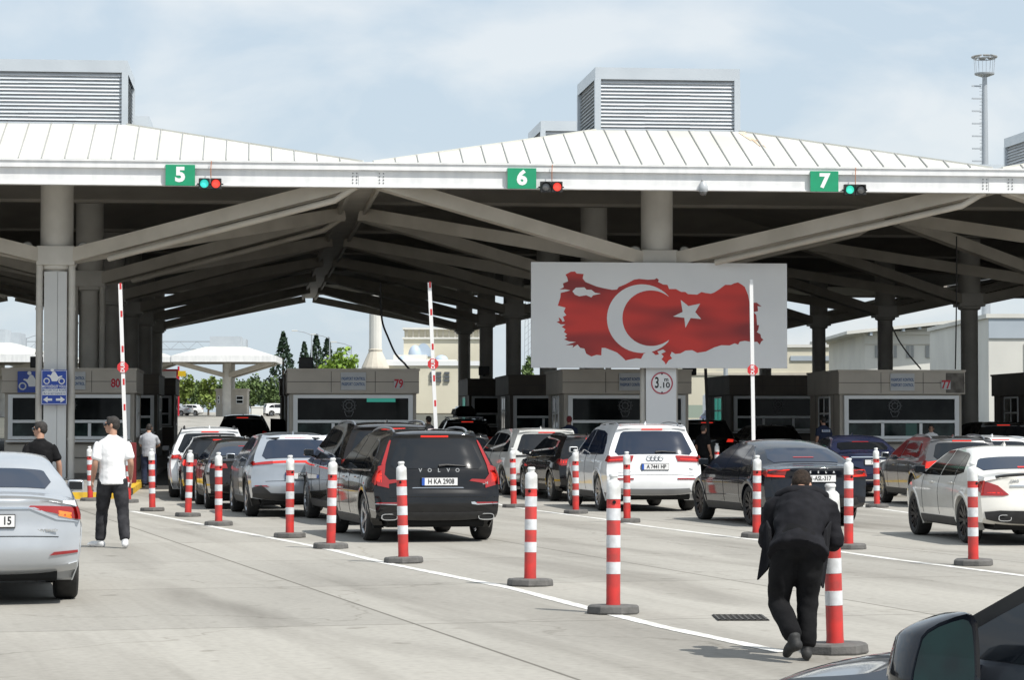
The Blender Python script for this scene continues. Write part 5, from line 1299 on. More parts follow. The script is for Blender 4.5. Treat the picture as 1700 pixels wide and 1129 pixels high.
# ------------------------------------------------------------ people
M['skin'] = mat('skin', (0.42, 0.24, 0.165), 0.55, c2=(0.36, 0.20, 0.14), scale=14)
M['hair'] = mat('dark hair', (0.012, 0.010, 0.009), 0.6, c2=(0.03, 0.024, 0.02), scale=60, bump=.6, bscale=120)
M['hair_brown'] = mat('brown hair', (0.016, 0.010, 0.007), 0.7, spec=.2, c2=(0.034, 0.022, 0.015), scale=50, bump=.6, bscale=120)
M['cloth_black'] = mat('black cloth', (0.007, 0.007, 0.008), 0.85, spec=0.12, c2=(0.012, 0.012, 0.013), scale=9, bump=.35, bscale=14)
M['cloth_jacket'] = mat('black jacket cloth', (0.008, 0.008, 0.010), 0.8, spec=0.12, c2=(0.014, 0.014, 0.017), scale=7, bump=.4, bscale=11)
M['cloth_white'] = mat('white cotton', (0.80, 0.80, 0.81), 0.85, c2=(0.74, 0.74, 0.75), scale=6, bump=.5, bscale=9)
M['cloth_grey'] = mat('grey cotton', (0.40, 0.41, 0.44), 0.85, c2=(0.32, 0.33, 0.36), scale=6, bump=.4, bscale=9)
M['denim'] = mat('charcoal denim', (0.022, 0.022, 0.025), 0.85, spec=0.12, c2=(0.045, 0.045, 0.05), scale=8, bump=.35, bscale=13)
M['shoe_white'] = mat('white trainer', (0.72, 0.72, 0.72), 0.6, c2=(0.55, 0.55, 0.56), scale=20)
M['shoe_black'] = mat('dark shoe', (0.012, 0.012, 0.013), 0.7, c2=(0.025, 0.025, 0.025), scale=16)
M['cloth_navy'] = mat('navy cloth', (0.012, 0.02, 0.05), 0.85)
M['cloth_red'] = mat('dark red cloth', (0.16, 0.02, 0.025), 0.85)

class Blob:
    """limbs and trunk as tapered oval tubes, fused into one skin"""
    def __init__(s): s.mb = MB()
    def tube(s, pts, rad, ref=(1, 0, 0), n=16, flat=False):
        pts = [Vector(p) for p in pts]; rr = [r if hasattr(r, '__len__') else (r, r) for r in rad]
        d0 = (pts[0] - pts[1]).normalized(); d1 = (pts[-1] - pts[-2]).normalized()
        m0 = min(rr[0]); m1 = min(rr[-1])
        P0 = [pts[0] + d0 * m0 * .55, pts[0] + d0 * m0 * .38, pts[0] + d0 * m0 * .15]; R0 = [(rr[0][0] * k, rr[0][1] * k) for k in (.3, .7, .95)]
        P1 = [pts[-1] + d1 * m1 * .15, pts[-1] + d1 * m1 * .38, pts[-1] + d1 * m1 * .55]; R1 = [(rr[-1][0] * k, rr[-1][1] * k) for k in (.95, .7, .3)]
        if flat: P0 = [pts[0] + d0 * .004, pts[0] + d0 * .003, pts[0] + d0 * .001]; R0 = [(rr[0][0] * k, rr[0][1] * k) for k in (.5, .96, .99)]
        # smooth the run
        sp = []; sr = []
        for i in range(len(pts) - 1):
            for k in range(4):
                t = k / 4; g = lambda j: pts[min(max(j, 0), len(pts) - 1)]; h = lambda j: Vector(rr[min(max(j, 0), len(pts) - 1)])
                sp.append(cr(g(i - 1), g(i), g(i + 1), g(i + 2), t, .38)); sr.append(cr(h(i - 1), h(i), h(i + 1), h(i + 2), t, .38))
        sp.append(pts[-1]); sr.append(rr[-1])
        Q = P0 + sp + P1; RR = R0 + [tuple(x) for x in sr] + R1
        o = len(s.mb.v); ref = Vector(ref)
        for i, p in enumerate(Q):
            d = (Q[min(i + 1, len(Q) - 1)] - Q[max(i - 1, 0)]).normalized()
            x = (ref - d * ref.dot(d)); x = x.normalized() if x.length > .05 else d.orthogonal().normalized()
            y = d.cross(x)
            for k in range(n):
                a = 2 * math.pi * k / n
                s.mb.v.append(p + x * (math.cos(a) * RR[i][0]) + y * (math.sin(a) * RR[i][1]))
        for i in range(len(Q) - 1):
            for k in range(n):
                k2 = (k + 1) % n; s.mb.f.append([o + i * n + k, o + i * n + k2, o + (i + 1) * n + k2, o + (i + 1) * n + k])
        s.mb.f.append([o + k for k in range(n)][::-1]); e = o + (len(Q) - 1) * n; s.mb.f.append([e + k for k in range(n)])
        s.mb.m = [0] * len(s.mb.f)
    def ball(s, c, r, Rm=None, n=14):
        bm = bmesh.new(); bmesh.ops.create_uvsphere(bm, u_segments=n, v_segments=10, radius=1)
        for v in bm.verts:
            q = Vector((v.co.x * r[0], v.co.y * r[1], v.co.z * r[2])); v.co = Vector(c) + (Rm @ q if Rm else q)
        s.mb.addbm(bm); bm.free()
    def build(s, name, m, parent, voxel=.012, smooth=4, wrinkle=0.0, seed=0):
        me = bpy.data.meshes.new(name); me.from_pydata([tuple(v) for v in s.mb.v], [], s.mb.f)
        bm = bmesh.new(); bm.from_mesh(me); bmesh.ops.recalc_face_normals(bm, faces=bm.faces[:]); bm.to_mesh(me); bm.free()
        o = bpy.data.objects.new(name, me); COL.objects.link(o)
        r = o.modifiers.new('r', 'REMESH'); r.mode = 'VOXEL'; r.voxel_size = voxel
        q = o.modifiers.new('s', 'SMOOTH'); q.iterations = smooth; q.factor = .5
        dg = bpy.context.evaluated_depsgraph_get(); dg.update()
        m2 = bpy.data.meshes.new_from_object(o.evaluated_get(dg))
        bpy.data.objects.remove(o); bpy.data.meshes.remove(me)
        if wrinkle:
            off = Vector((seed * 3.1, seed * 1.7, 0))
            ns = [v.normal.copy() for v in m2.vertices]
            for v, n_ in zip(m2.vertices, ns):
                p = v.co
                a = noise.noise(Vector((p.x * 7, p.y * 7, p.z * 13)) + off) + .6 * noise.noise(Vector((p.x * 16, p.y * 16, p.z * 22)) + off)
                v.co = p + n_ * (a * wrinkle)
        m2.polygons.foreach_set('use_smooth', [True] * len(m2.polygons))
        m2.materials.clear(); m2.materials.append(m)
        m2.name = name
        o = bpy.data.objects.new(name, m2); COL.objects.link(o); o.parent = parent
        return o

def hand(b, wrist, dirn, palm_n, sg, curl=.35, size=1.0):
    """palm, four bent fingers and a thumb; dirn points to the finger tips, palm_n out of the palm, sg the side of the thumb"""
    w = Vector(wrist); d = Vector(dirn).normalized(); n = Vector(palm_n); n = (n - d * n.dot(d)).normalized(); x = d.cross(n) * sg
    k = size
    b.tube([w - d * .01, w + d * .045 * k, w + d * .09 * k], [(.030 * k, .021 * k), (.040 * k, .017 * k), (.040 * k, .014 * k)], ref=x, n=10)
    for i, ln in enumerate((.070, .080, .074, .058)):
        p = w + d * .088 * k + x * ((1.5 - i) * .0215 * k)
        q = p; pts = [p]; a = curl * .5
        for s_ in (.44, .31, .25):
            q = q + (d * math.cos(a) + n * math.sin(a)) * ln * s_ * k; pts.append(q); a += curl * .8
        b.tube(pts, [.0098 * k, .0092 * k, .0086 * k, .0072 * k], ref=x, n=8)
    p = w + d * .025 * k + x * .034 * k
    b.tube([p, p + (x * .72 + d * .62 + n * .25) * .034 * k, p + (x * .62 + d * 1.4 + n * .6) * .034 * k], [.013 * k, .0105 * k, .008 * k], n=8)

def head(b, c, Rm):
    """skull, jaw, nose, ears, brow; c is the middle of the head, face along +y of Rm"""
    L = lambda x, y, z: Vector(c) + Rm @ Vector((x, y, z))
    b.ball(L(0, -.012, .025), (.073, .094, .088), Rm)
    b.ball(L(0, .022, -.035), (.058, .066, .078), Rm)
    b.tube([L(0, .03, -.06), L(0, .065, -.095)], [(.046, .04), (.026, .022)], ref=Rm @ Vector((1, 0, 0)), n=12)
    b.tube([L(0, .082, .012), L(0, .100, -.018), L(0, .094, -.030)], [.010, .014, .013], n=8)
    b.tube([L(-.02, .078, -.062), L(0, .088, -.062), L(.02, .078, -.062)], [.007, .010, .007], n=8)
    b.tube([L(-.045, .070, .026), L(0, .084, .030), L(.045, .070, .026)], [.012, .014, .012], n=8)
    for sx in (-1, 1): b.ball(L(sx * .074, -.012, -.010), (.009, .020, .032), Rm, 10)
def hair(parent, c, Rm, m, long=1.0):
    b = Blob(); L = lambda x, y, z: Vector(c) + Rm @ Vector((x, y, z))
    b.ball(L(0, -.018, .040), (.079, .097, .083), Rm, 18)
    b.ball(L(0, -.048, .0), (.073, .066, .075 * long), Rm, 18)
    b.ball(L(0, .036, .094), (.056, .036, .024), Rm, 14)
    for sx in (-1, 1): b.ball(L(sx * .060, .012, .030), (.019, .034, .048), Rm, 10)
    return b.build('hair', m, parent, voxel=.009, smooth=2, wrinkle=.004, seed=3)
def face_parts(parent, c, Rm, glasses):
    L = lambda x, y, z: Vector(c) + Rm @ Vector((x, y, z))
    if glasses:
        mb = MB()
        for sx in (-1, 1):
            mb.tube([L(sx * .056, .073, .008), L(sx * .033, .092, .006), L(sx * .010, .097, .008)], [.014, .022, .014], 10)
            mb.beam(L(sx * .060, .072, .016), L(sx * .082, -.01, .018), .006, .012)
        mb.beam(L(-.012, .100, .014), L(.012, .100, .014), .006, .006)
        mb.build('sunglasses', M['glass'], parent, smooth=40)
    else:
        mb = MB()
        for sx in (-1, 1): mb.lathe([(.004, -.004), (.010, 0), (.004, .004)], 10, 0, Matrix.Translation(L(sx * .032, .080, .008)) @ (Rm.to_4x4() @ Matrix.Rotation(R(90), 4, 'X')))
        mb.build('eyes', M['ink'], parent)
def shoe(b, ankle, toe, w=.045, sole=True):
    a = Vector(ankle); t = Vector(toe); d = (t - a); 
    heel = a - Vector((d.x, d.y, 0)).normalized() * .055 + Vector((0, 0, -.045))
    b.tube([a + Vector((0, 0, .02)), a + Vector((0, 0, -.03))], [.048, .050], n=12)
    b.tube([heel, a.lerp(t, .35) + Vector((0, 0, -.022)), a.lerp(t, .7) + Vector((0, 0, .0)), t], [(.040, .040), (.044, .044), (w, .036), (w * .8, .026)], ref=Vector((0, 0, 1)).cross(d), n=12)

def person(label, loc, rz, J, top, top_m, sleeve, trousers_m, shoes_m, hair_m, headyaw, headpitch=0, glasses=False, fingers=True, jacket=None):
    t = thing('person', label, 'person', loc, rz, None)
    hp = Vector(J['head']); Rm = Matrix.Rotation(R(headyaw), 3, 'Z') @ Matrix.Rotation(R(headpitch), 3, 'X')
    b = Blob(); V_ = Vector
    pel, wa, ch, nk = V_(J['pelvis']), V_(J['waist']), V_(J['chest']), V_(J['neck'])
    lat = (V_(J['shR']) - V_(J['shL'])).normalized()
    b.tube([pel + (pel - wa).normalized() * .05, pel, wa, ch, ch.lerp(nk, .6)], [(.13, .10), (.155, .115), (.14, .10), (.165, .115), (.11, .08)], ref=lat)
    b.tube([nk - (hp - nk) * .2, nk, hp + Rm @ V_((0, -.02, -.03))], [.062, .056, .055], ref=lat)
    head(b, hp, Rm)
    for sd, sg in (('L', -1), ('R', 1)):
        b.tube([V_(J['sh' + sd]) + V_((0, 0, -.025)), V_(J['sh' + sd]).lerp(V_(J['el' + sd]), .5), J['el' + sd], V_(J['el' + sd]).lerp(V_(J['wr' + sd]), .35), J['wr' + sd]], [.050, .048, .041, .042, .027])
        w = V_(J['wr' + sd]); d = J.get('hd' + sd) or (w - V_(J['el' + sd]))
        hand(b, w, d, J.get('pn' + sd, (-sg, 0, 0)), sg if (J.get('flip' + sd)) else -sg, J.get('curl' + sd, .4))
        b.tube([J['hip' + sd], V_(J['hip' + sd]).lerp(V_(J['kn' + sd]), .5), J['kn' + sd], V_(J['kn' + sd]).lerp(V_(J['an' + sd]), .35), J['an' + sd]], [.088, .078, .056, .055, .038])
    b.build('body', M['skin'], t, voxel=.0085, smooth=3)
    hair(t, hp, Rm, hair_m, J.get('hairlong', 1.0)); face_parts(t, hp, Rm, glasses)
    # trousers
    b = Blob()
    b.tube([wa.lerp(pel, .35), pel, pel + (pel - wa).normalized() * .06], [(.158, .118), (.178, .138), (.165, .135)], ref=lat)
    for sd in 'LR':
        h, k, a = V_(J['hip' + sd]), V_(J['kn' + sd]), V_(J['an' + sd])
        b.tube([h, h.lerp(k, .5), k, k.lerp(a, .4), a.lerp(k, .08)], [.112, .103, .084, .080, .072])
    b.build('trousers', trousers_m, t, voxel=.012, smooth=4, wrinkle=.006, seed=hash(label) % 7 if False else len(label) % 7)
    for sd in 'LR':
        b = Blob(); shoe(b, J['an' + sd], J['toe' + sd]); b.build('shoe', shoes_m, t, voxel=.009, smooth=3)
    # upper garment
    b = Blob()
    hem = V_(J.get('hem', pel.lerp(wa, -.15)))
    fl = J.get('flare', (.185, .145))
    if sleeve == 'short':
        sl_ = V_(J['shL']).lerp(V_(J['shR']), .5)
        b.tube([hem, hem.lerp(wa, .5), wa, ch, sl_ - V_((0, 0, .02)), sl_ + V_((0, 0, .030)), nk + V_((0, 0, -.01))], [fl, (.183, .143), (.180, .14), (.192, .135), (.196, .114), (.168, .096), (.088, .076)], ref=lat, flat=True)
    else:
        b.tube([hem, hem.lerp(wa, .5), wa, ch, ch.lerp(nk, .62)], [fl, (.195, .15), (.195, .145), (.21, .145), (.135, .095)], ref=lat, flat=True)
    for sd in 'LR':
        s_, e, w = V_(J['sh' + sd]), V_(J['el' + sd]), V_(J['wr' + sd])
        if sleeve == 'short':
            b.tube([s_.lerp(ch, .4) + V_((0, 0, -.01)), s_ + V_((0, 0, -.032)), s_.lerp(e, .45), s_.lerp(e, .78)], [.058, .066, .067, .071])
        else:
            b.tube([ch.lerp(s_, .45), s_], [.10, .080])
            b.tube([s_, s_.lerp(e, .5), e, e.lerp(w, .5), w], [.088, .080, .068, .062, .048])
    b.build(top, top_m, t, voxel=.011, smooth=7, wrinkle=.0045 if sleeve == 'short' else .012, seed=len(label) % 5)
    return t

def standing(h=1.78, **kw):
    k = h / 1.78
    J = dict(pelvis=(0, 0, .95), waist=(0, .0, 1.10), chest=(0, -.01, 1.32), neck=(0, -.01, 1.51), head=(0, .025, 1.665), shL=(-.180, -.01, 1.425), shR=(.180, -.01, 1.425),
             elL=(-.23, -.05, 1.15), elR=(.23, -.05, 1.15), wrL=(-.25, .03, .91), wrR=(.25, .03, .91), hipL=(-.095, 0, .90), hipR=(.095, 0, .90), knL=(-.12, .03, .50), knR=(.12, .03, .50),
             anL=(-.13, 0, .085), anR=(.13, 0, .085), toeL=(-.17, .17, .03), toeR=(.17, .17, .03), hem=(0, 0, .86))
    J.update(kw)
    return {a: (tuple(c * k for c in v) if isinstance(v, tuple) and a[:2] not in ('pn', 'hd') and a != 'flare' else v) for a, v in J.items()}

p = on_ground(186, 910)
person('man in a white T-shirt, black trousers and white trainers walking away, face turned left', p, R(12),
       standing(1.79, anL=(-.15, .20, .085), toeL=(-.30, .31, .03), knL=(-.125, .17, .50), anR=(.16, -.20, .10), toeR=(.185, -.02, .03), knR=(.14, -.03, .5), elL=(-.235, -.06, 1.15), wrL=(-.262, .05, .91), elR=(.238, -.07, 1.16), wrR=(.25, .09, .94), head=(-.01, .02, 1.66), flare=(.195, .155)),
       'tshirt', M['cloth_white'], 'short', M['denim'], M['shoe_white'], M['hair'], 68, 0, True)
p = at(66, 800, 37.5); p.z = 0
person('man in a black T-shirt behind the silver sedan, looking left', p, R(14), standing(1.72, elR=(.28, -.02, 1.16), wrR=(.31, .06, .91)),
       'tshirt', M['cloth_black'], 'short', M['cloth_black'], M['shoe_black'], M['hair'], 64, 0, True)
p = at(247, 720, 66.5); p.z = gz_at(p)
person('person in a grey shirt standing at the flank of booth 80', p, R(-4), standing(1.68, elR=(.24, .16, 1.18), wrR=(.12, .34, 1.12), elL=(-.24, .12, 1.18), wrL=(-.14, .30, 1.10), hdR=(-.3, .9, .1), hdL=(.3, .9, .1), head=(0, .06, 1.64)),
       'shirt', M['cloth_grey'], 'short', M['cloth_navy'], M['shoe_black'], M['hair'], 10)
# bending man
p = on_ground(1326, 1097)
JD = dict(pelvis=(.0, -.02, .83), waist=(.005, .12, .95), chest=(.02, .28, 1.06), neck=(.005, .42, 1.155), head=(.0, .53, 1.20), shL=(-.195, .32, 1.06), shR=(.205, .32, 1.06),
          elL=(-.255, .30, .81), elR=(.262, .30, .82), wrL=(-.13, .50, .78), wrR=(.13, .53, .79), hdL=(.6, .5, .1), hdR=(-.6, .5, .1), pnL=(0, 0, -1), pnR=(0, 0, -1), hipL=(-.10, -.03, .79), hipR=(.095, -.01, .79),
          knL=(-.15, .04, .40), knR=(.065, .06, .43), anL=(-.025, -.20, .175), anR=(.060, .0, .09), toeL=(-.085, -.125, .045), toeR=(.055, .18, .035), hem=(.0, -.085, .74), flare=(.235, .17), hairlong=1.0)
dm = person('man in a black jacket bending over beside the nearest guide post, one heel raised', p, R(-9), JD, 'jacket', M['cloth_jacket'], 'long', M['cloth_black'], M['shoe_black'], M['hair_brown'], -8, -48)
dm.scale = (.93, 1, 1)
def flap(pts, nm):
    mb = MB(); n = len(pts)
    mb.add([Vector(q) for q in pts] + [Vector(q) + Vector((.012, .022, 0)) for q in pts], [tuple(range(n)), tuple(range(n, 2 * n))[::-1]] + [(i, (i + 1) % n, n + (i + 1) % n, n + i) for i in range(n)])
    return mb.build(nm, M['cloth_jacket'], dm)
flap([(-.215, -.02, .92), (-.25, .12, .97), (-.285, .10, .72), (-.315, .05, .555), (-.24, .03, .63), (-.20, -.05, .72)], 'jacket_front')
flap([(.20, -.03, .92), (.235, .12, .97), (.205, .10, .70), (.175, .06, .50), (.13, .02, .60), (.155, -.06, .74)], 'jacket_front')
# hood lying across the shoulders
b = Blob(); b.tube([(-.17, .33, 1.14), (-.08, .30, 1.175), (.02, .30, 1.18), (.12, .31, 1.172), (.20, .34, 1.135)], [(.05, .035), (.07, .04), (.07, .04), (.07, .04), (.05, .035)], ref=(0, 1, 0)); b.build('hood', M['cloth_jacket'], dm, wrinkle=.006)
mb = MB(); mb.tube([(.115, .06, .62), (.108, .04, .52), (.100, .03, .44), (.088, .03, .36)], [.006, .006, .007, .006], 6); mb.tube([(.092, .03, .39), (.082, .03, .32)], [.014, .010], 8); mb.build('hanging_strap', M['plastic'], dm)
# small figures in the shade
for px, d_, ph, lab, m, hm, rz in ((945, 72.5, 1.68, 'person with dark red headscarf standing left of the column booth', M['cloth_navy'], M['cloth_red'], -10), (1367, 73.5, 1.66, 'officer in a navy vest in the shade left of booth 77', M['cloth_navy'], M['hair'], 20),
                        (1168, 70.5, 1.60, 'dark clothed person leaning by the black SUV in the dark lane', M['cloth_black'], M['hair'], -40), (712, 74, 1.66, 'dark clothed person in the shade right of booth 79', M['cloth_navy'], M['hair'], 30)):
    p = at(px, 720, d_); p.z = gz_at(p) + (0.15 if px in (945, 1367, 712) else 0)
    pp = person(lab, p, R(rz), standing(ph), 'shirt', m, 'short', M['cloth_black'], M['shoe_black'], hm, 0)
    if px == 1367:
        mb = MB(); mb.box((0, -.162, 1.26), (.26, .01, .07)); vb = mb.build('vest_strip', M['signboard'], pp)
        text_obj('lettering', 'POLİS', .075, M['blue_ink'], vb, (0, -.170, 1.26), depth=.001, bold=.003)
    
p = at(1546, 716, 76.4); p.z = gz_at(p) + .30
person('person with dark hair and white shirt seen through the window of booth 77', at(1546, 716, 74.3).to_2d().to_3d() + Vector((0, 0, gz(74) + .15)), R(170), standing(1.40), 'shirt', M['cloth_white'], 'short', M['cloth_black'], M['shoe_black'], M['hair'], 0)
# ------------------------------------------------------------ beyond the checkpoint
M['cream'] = mat('cream render', (0.66, 0.62, 0.50), 0.85, c2=(0.60, 0.56, 0.45), scale=0.3, detail=8)
M['offwhite'] = mat('off white render', (0.70, 0.69, 0.64), 0.85, c2=(0.62, 0.61, 0.57), scale=0.25, detail=8)
M['bluegrey'] = mat('blue grey sheet', (0.42, 0.47, 0.52), 0.6, c2=(0.38, 0.43, 0.48), scale=.4)
M['lead'] = mat('blue lead dome', (0.42, 0.50, 0.60), 0.5, c2=(0.38, 0.46, 0.56), scale=.6)
M['stone'] = mat('pale stone', (0.58, 0.54, 0.46), 0.85, c2=(0.50, 0.46, 0.39), scale=.5, detail=8)
M['window'] = mat('dark window', (0.10, 0.11, 0.12), 0.15)
M['window_grey'] = mat('grey slatted window', (0.30, 0.31, 0.31), 0.5)
M['pole'] = mat('galvanised pole', (0.42, 0.45, 0.48), 0.45, 0.4)
M['leaf1'] = mat('light leaves', (0.13, 0.19, 0.035), 0.75, c2=(0.19, 0.25, 0.05), scale=1.3)
M['leaf2'] = mat('mid green leaves', (0.075, 0.125, 0.04), 0.75, c2=(0.13, 0.19, 0.06), scale=1.3)
M['leaf3'] = mat('dark conifer', (0.018, 0.042, 0.022), 0.8, c2=(0.035, 0.065, 0.03), scale=1.3)
M['leaf4'] = mat('lime leaves', (0.20, 0.30, 0.03), 0.75, c2=(0.13, 0.22, 0.03), scale=1.3)
M['bark'] = mat('bark', (0.10, 0.08, 0.06), 0.9, c2=(0.06, 0.05, 0.04), scale=5)
M['dry'] = mat('darkened verge of asphalt and dry grass', (0.10, 0.095, 0.075), 0.95, c2=(0.07, 0.072, 0.055), scale=.15, detail=8)

def base_at(px, Y):
    p = at(px, 690, Y); p.z = gz(min(uv_of(p)[1], 420)); return p
def zat(py, Y): return at(850, py, Y).z
# verge strips beside the road, darkened and widened to cut bounced light
mb = MB()
for (u0, u1, v0, v1) in ((-120, -12, 144, 415), (5, 130, 144, 415)):
    q = []
    for u, v in ((u0, v0), (u1, v0), (u1, v1), (u0, v1)):
        p = P(u, v); p.z = gz(v) + .02; q.append(p)
    mb = MB(); mb.add(q, [(0, 1, 2, 3)]); tag(mb.build('darkened_verge', M['dry']), kind='structure')

def leaf_cloud(center, rad, n, size, rnd, shape='round', clumps=9):
    mb = MB(); c = Vector(center)
    cl = []
    for _ in range(clumps):
        a = rnd.uniform(0, 6.28); r = rnd.random() ** .5; z = rnd.uniform(-1, 1)
        cl.append((Vector((math.cos(a) * r * rad[0] * .62, math.sin(a) * r * rad[1] * .62, z * rad[2] * .62)), rnd.uniform(.35, .6)))
    for i in range(n):
        if shape == 'cone':
            z = rnd.random() ** 1.35; tier = 1 - .30 * ((z * 9) % 1)
            r = (1 - z) * rad[0] * tier * (.35 + .65 * rnd.random() ** .4) + .08; a = rnd.uniform(0, 6.28)
            p = c + Vector((math.cos(a) * r, math.sin(a) * r, -rad[2] + 2 * rad[2] * z))
        else:
            o, k = rnd.choice(cl); d = Vector((rnd.gauss(0, 1), rnd.gauss(0, 1), rnd.gauss(0, 1))).normalized() * rnd.random() ** .33
            p = c + o + Vector((d.x * rad[0] * k, d.y * rad[1] * k, d.z * rad[2] * k))
        nrm = Vector((rnd.gauss(0, 1), rnd.gauss(0, 1), rnd.gauss(.3, 1))).normalized(); x = nrm.orthogonal().normalized(); y = nrm.cross(x); s = size * rnd.uniform(.6, 1.3)
        mb.add([p - x * s, p - y * s * .6, p + x * s, p + y * s * .6], [(0, 1, 2, 3)])
    return mb
def tree(px, Y, top, wpx, m, kind, label, n=900, group='trees beyond the checkpoint', low=.12):
    b = base_at(px, Y); H = zat(top, Y) - b.z; rw = wpx / F * Y / 2
    rnd = random.Random(int(px * 13 + Y))
    t = thing('conifer_tree' if kind == 'cone' else 'leafy_tree', label, 'tree', b, rnd.uniform(0, 6), group)
    mb = MB(); mb.tube([(0, 0, -.2), (.05, 0, H * .3), (-.03, .04, H * .6), (0, 0, H * .9)], [H * .028, H * .021, H * .013, .02], 8)
    if kind != 'cone':
        for i in range(6):
            a = i * 1.05 + rnd.random(); z = H * rnd.uniform(.3, .6); mb.tube([(0, 0, z), (math.cos(a) * rw * .4, math.sin(a) * rw * .4, z + H * .15), (math.cos(a) * rw * .7, math.sin(a) * rw * .7, z + H * .22)], [H * .011, H * .007, .015], 6)
    mb.build('trunk', M['bark'], t, smooth=60)
    hz = H * (1 - low) / 2
    leaf_cloud((0, 0, H * low + hz), (rw, rw, hz), n, (.16 + .018 * H) if kind != 'cone' else .28, rnd, kind, 12).build('crown', m, t, recalc=False)
tree(470, 345, 551, 92, M['leaf3'], 'cone', 'tallest dark conifer left of booth 79', 1500)
tree(505, 350, 568, 62, M['leaf3'], 'cone', 'slender dark conifer behind the roof of booth 79', 900)
tree(525, 355, 556, 80, M['leaf3'], 'cone', 'dark conifer between two others above booth 79', 1100)
tree(543, 352, 561, 78, M['leaf3'], 'cone', 'dark conifer nearest the lime green tree', 1000)
tree(556, 300, 572, 105, M['leaf4'], 'round', 'bright lime green tree above the roof of booth 79', 3000)
i = 0
for px, Y, top, wd, m, lab in ((308, 345, 624, 34, 'leaf1', 'yellow green bushy tree beside the red framed signboard'), (328, 352, 632, 36, 'leaf2', 'mid green bushy tree left of the far kiosk'), (346, 340, 622, 34, 'leaf1', 'yellow green tree close to the left of the far kiosk'),
                      (364, 350, 630, 34, 'leaf2', 'mid green tree behind the far kiosk'), (392, 360, 630, 40, 'leaf2', 'green tree showing over the far kiosk roof'), (418, 345, 622, 36, 'leaf2', 'green tree right of the far kiosk'), (436, 350, 632, 36, 'leaf2', 'green tree at the end of the far row near booth 79'),
                      (455, 335, 628, 40, 'leaf2', 'green tree under the tallest conifer'), (286, 350, 640, 36, 'leaf2', 'green tree half hidden by dark booths at left'), (402, 352, 640, 30, 'leaf1', 'small yellow green tree by the far kiosk'), (875, 330, 590, 30, 'leaf2', 'green tree glimpsed left of the flag board')):
    tree(px, Y, top, wd, M[m], 'round', lab, 1000, low=.18)

# far canopies
def far_canopy(px, Y, half, label, eave_py, col=True, box=True, fy=10):
    b = base_at(px, Y); z0 = zat(eave_py, Y) - b.z; h = half / F * Y
    t = thing('far_canopy', label, 'canopy', b, YAW * .3, 'white far canopies')
    sl = h * .19; th = h * .12
    mb = MB(); q = h * .40
    E = [(-h, -h), (h, -h), (h, h), (-h, h)]; T = [(-q, -q), (q, -q), (q, q), (-q, q)]
    mb.add([(x, y, z0 + th) for x, y in E] + [(x, y, z0 + th + sl) for x, y in T], [(0, 1, 5, 4), (1, 2, 6, 5), (2, 3, 7, 6), (3, 0, 4, 7), (4, 5, 6, 7)]); mb.build('roof', M['roof'], t)
    mb = MB()
    for a, b_ in zip(E, E[1:] + E[:1]): mb.beam((a[0], a[1], z0 + th / 2), (b_[0], b_[1], z0 + th / 2), .3, th)
    mb.build('fascia', M['fascia'], t)
    mb = MB(); mb.add([(x, y, z0 + .05) for x, y in E], [(3, 2, 1, 0)]); mb.build('soffit', M['soffit'], t)
    for y in (-h * .1, h * .9):
        mb = MB(); mb.tube([(0, y, 0), (0, y, z0)], h * .085, 14); mb.build('column', M['colpaint'], t, smooth=40)
        for sx in (-1, 1):
            mb = MB(); mb.beam((0, y, z0 * .76), (sx * h * .95, y - h * .8, z0), h * .06, h * .085); mb.build('strut', M['steel'], t)
    if box:
        for y in (0, h * 1.4):
            mb = MB(); mb.box((-.02 * h, y, z0 + th + sl + h * .10), (q * 1.5, q * 1.5, h * .22)); mb.build('vent_housing', M['cap'], t)
    return t
fc = far_canopy(377, 320, 84, 'white far canopy on a round column above the far kiosk', 603)
far_canopy(222, 324, 72, 'white far canopy just left of the far kiosk canopy', 603)
far_canopy(-18, 300, 108, 'white far canopy at the left edge behind booth 80', 604)
far_canopy(78, 330, 60, 'second white far canopy at left, behind the front column', 604)
# far kiosk
b = base_at(384, 323)
t = thing('far_kiosk', 'small grey kiosk under the far white canopy', 'booth', b, 0)
mb = MB(); mb.box((0, 1.5, 1.65), (3.9, 3, 3.3)); mb.box((0, 1.5, 3.35), (4.1, 3.2, .3)); mb.build('wall', M['panel'], t)
for x, w_ in ((1.05, .9), (-.9, .5), (-1.6, .25)):
    mb = MB(); mb.box((x, -.02, 2.1), (w_, .06, 1.0)); f = mb.build('window', M['wframe'], t)
    mb = MB(); mb.box((x, -.055, 2.33), (w_ - .14, .02, .34)); mb.box((x, -.055, 1.85), (w_ - .14, .02, .34)); mb.build('pane', M['wglass'], f)
# red and white signboard with yellow sign
b = base_at(272, 330)
t = thing('signboard', 'white signboard with thick red frame beyond the left booths', 'sign', b, 0)
z1 = zat(613, 330) - b.z; z0 = zat(648, 330) - b.z
mb = MB(); mb.box((0, 0, (z0 + z1) / 2), (3.6, .2, z1 - z0)); mb.build('red_frame', M['red_ink'], t)
mb = MB(); mb.box((0, -.12, (z0 + z1) / 2), (3.2, .05, z1 - z0 - .5)); mb.build('white_panel', M['white_ink'], t)
for x in (-1.4, 1.4): mb = MB(); mb.tube([(x, .1, -.1), (x, .1, z0)], .09, 8); mb.build('leg', M['pole'], t)
b = base_at(301, 332)
t = thing('signboard', 'small yellow sign on a red post beside the red framed signboard', 'sign', b, 0)
z1 = zat(616, 332) - b.z; z0 = zat(625, 332) - b.z
mb = MB(); mb.box((0.05, 0, (z0 + z1) / 2), (1.0, .15, z1 - z0)); mb.build('yellow_panel', mat('yellow sign', (.62, .44, .02), .5), t)
mb = MB(); mb.tube([(-.4, .1, -.1), (-.4, .1, z1 + .6)], .13, 8); mb.build('post', M['red_ink'], t)
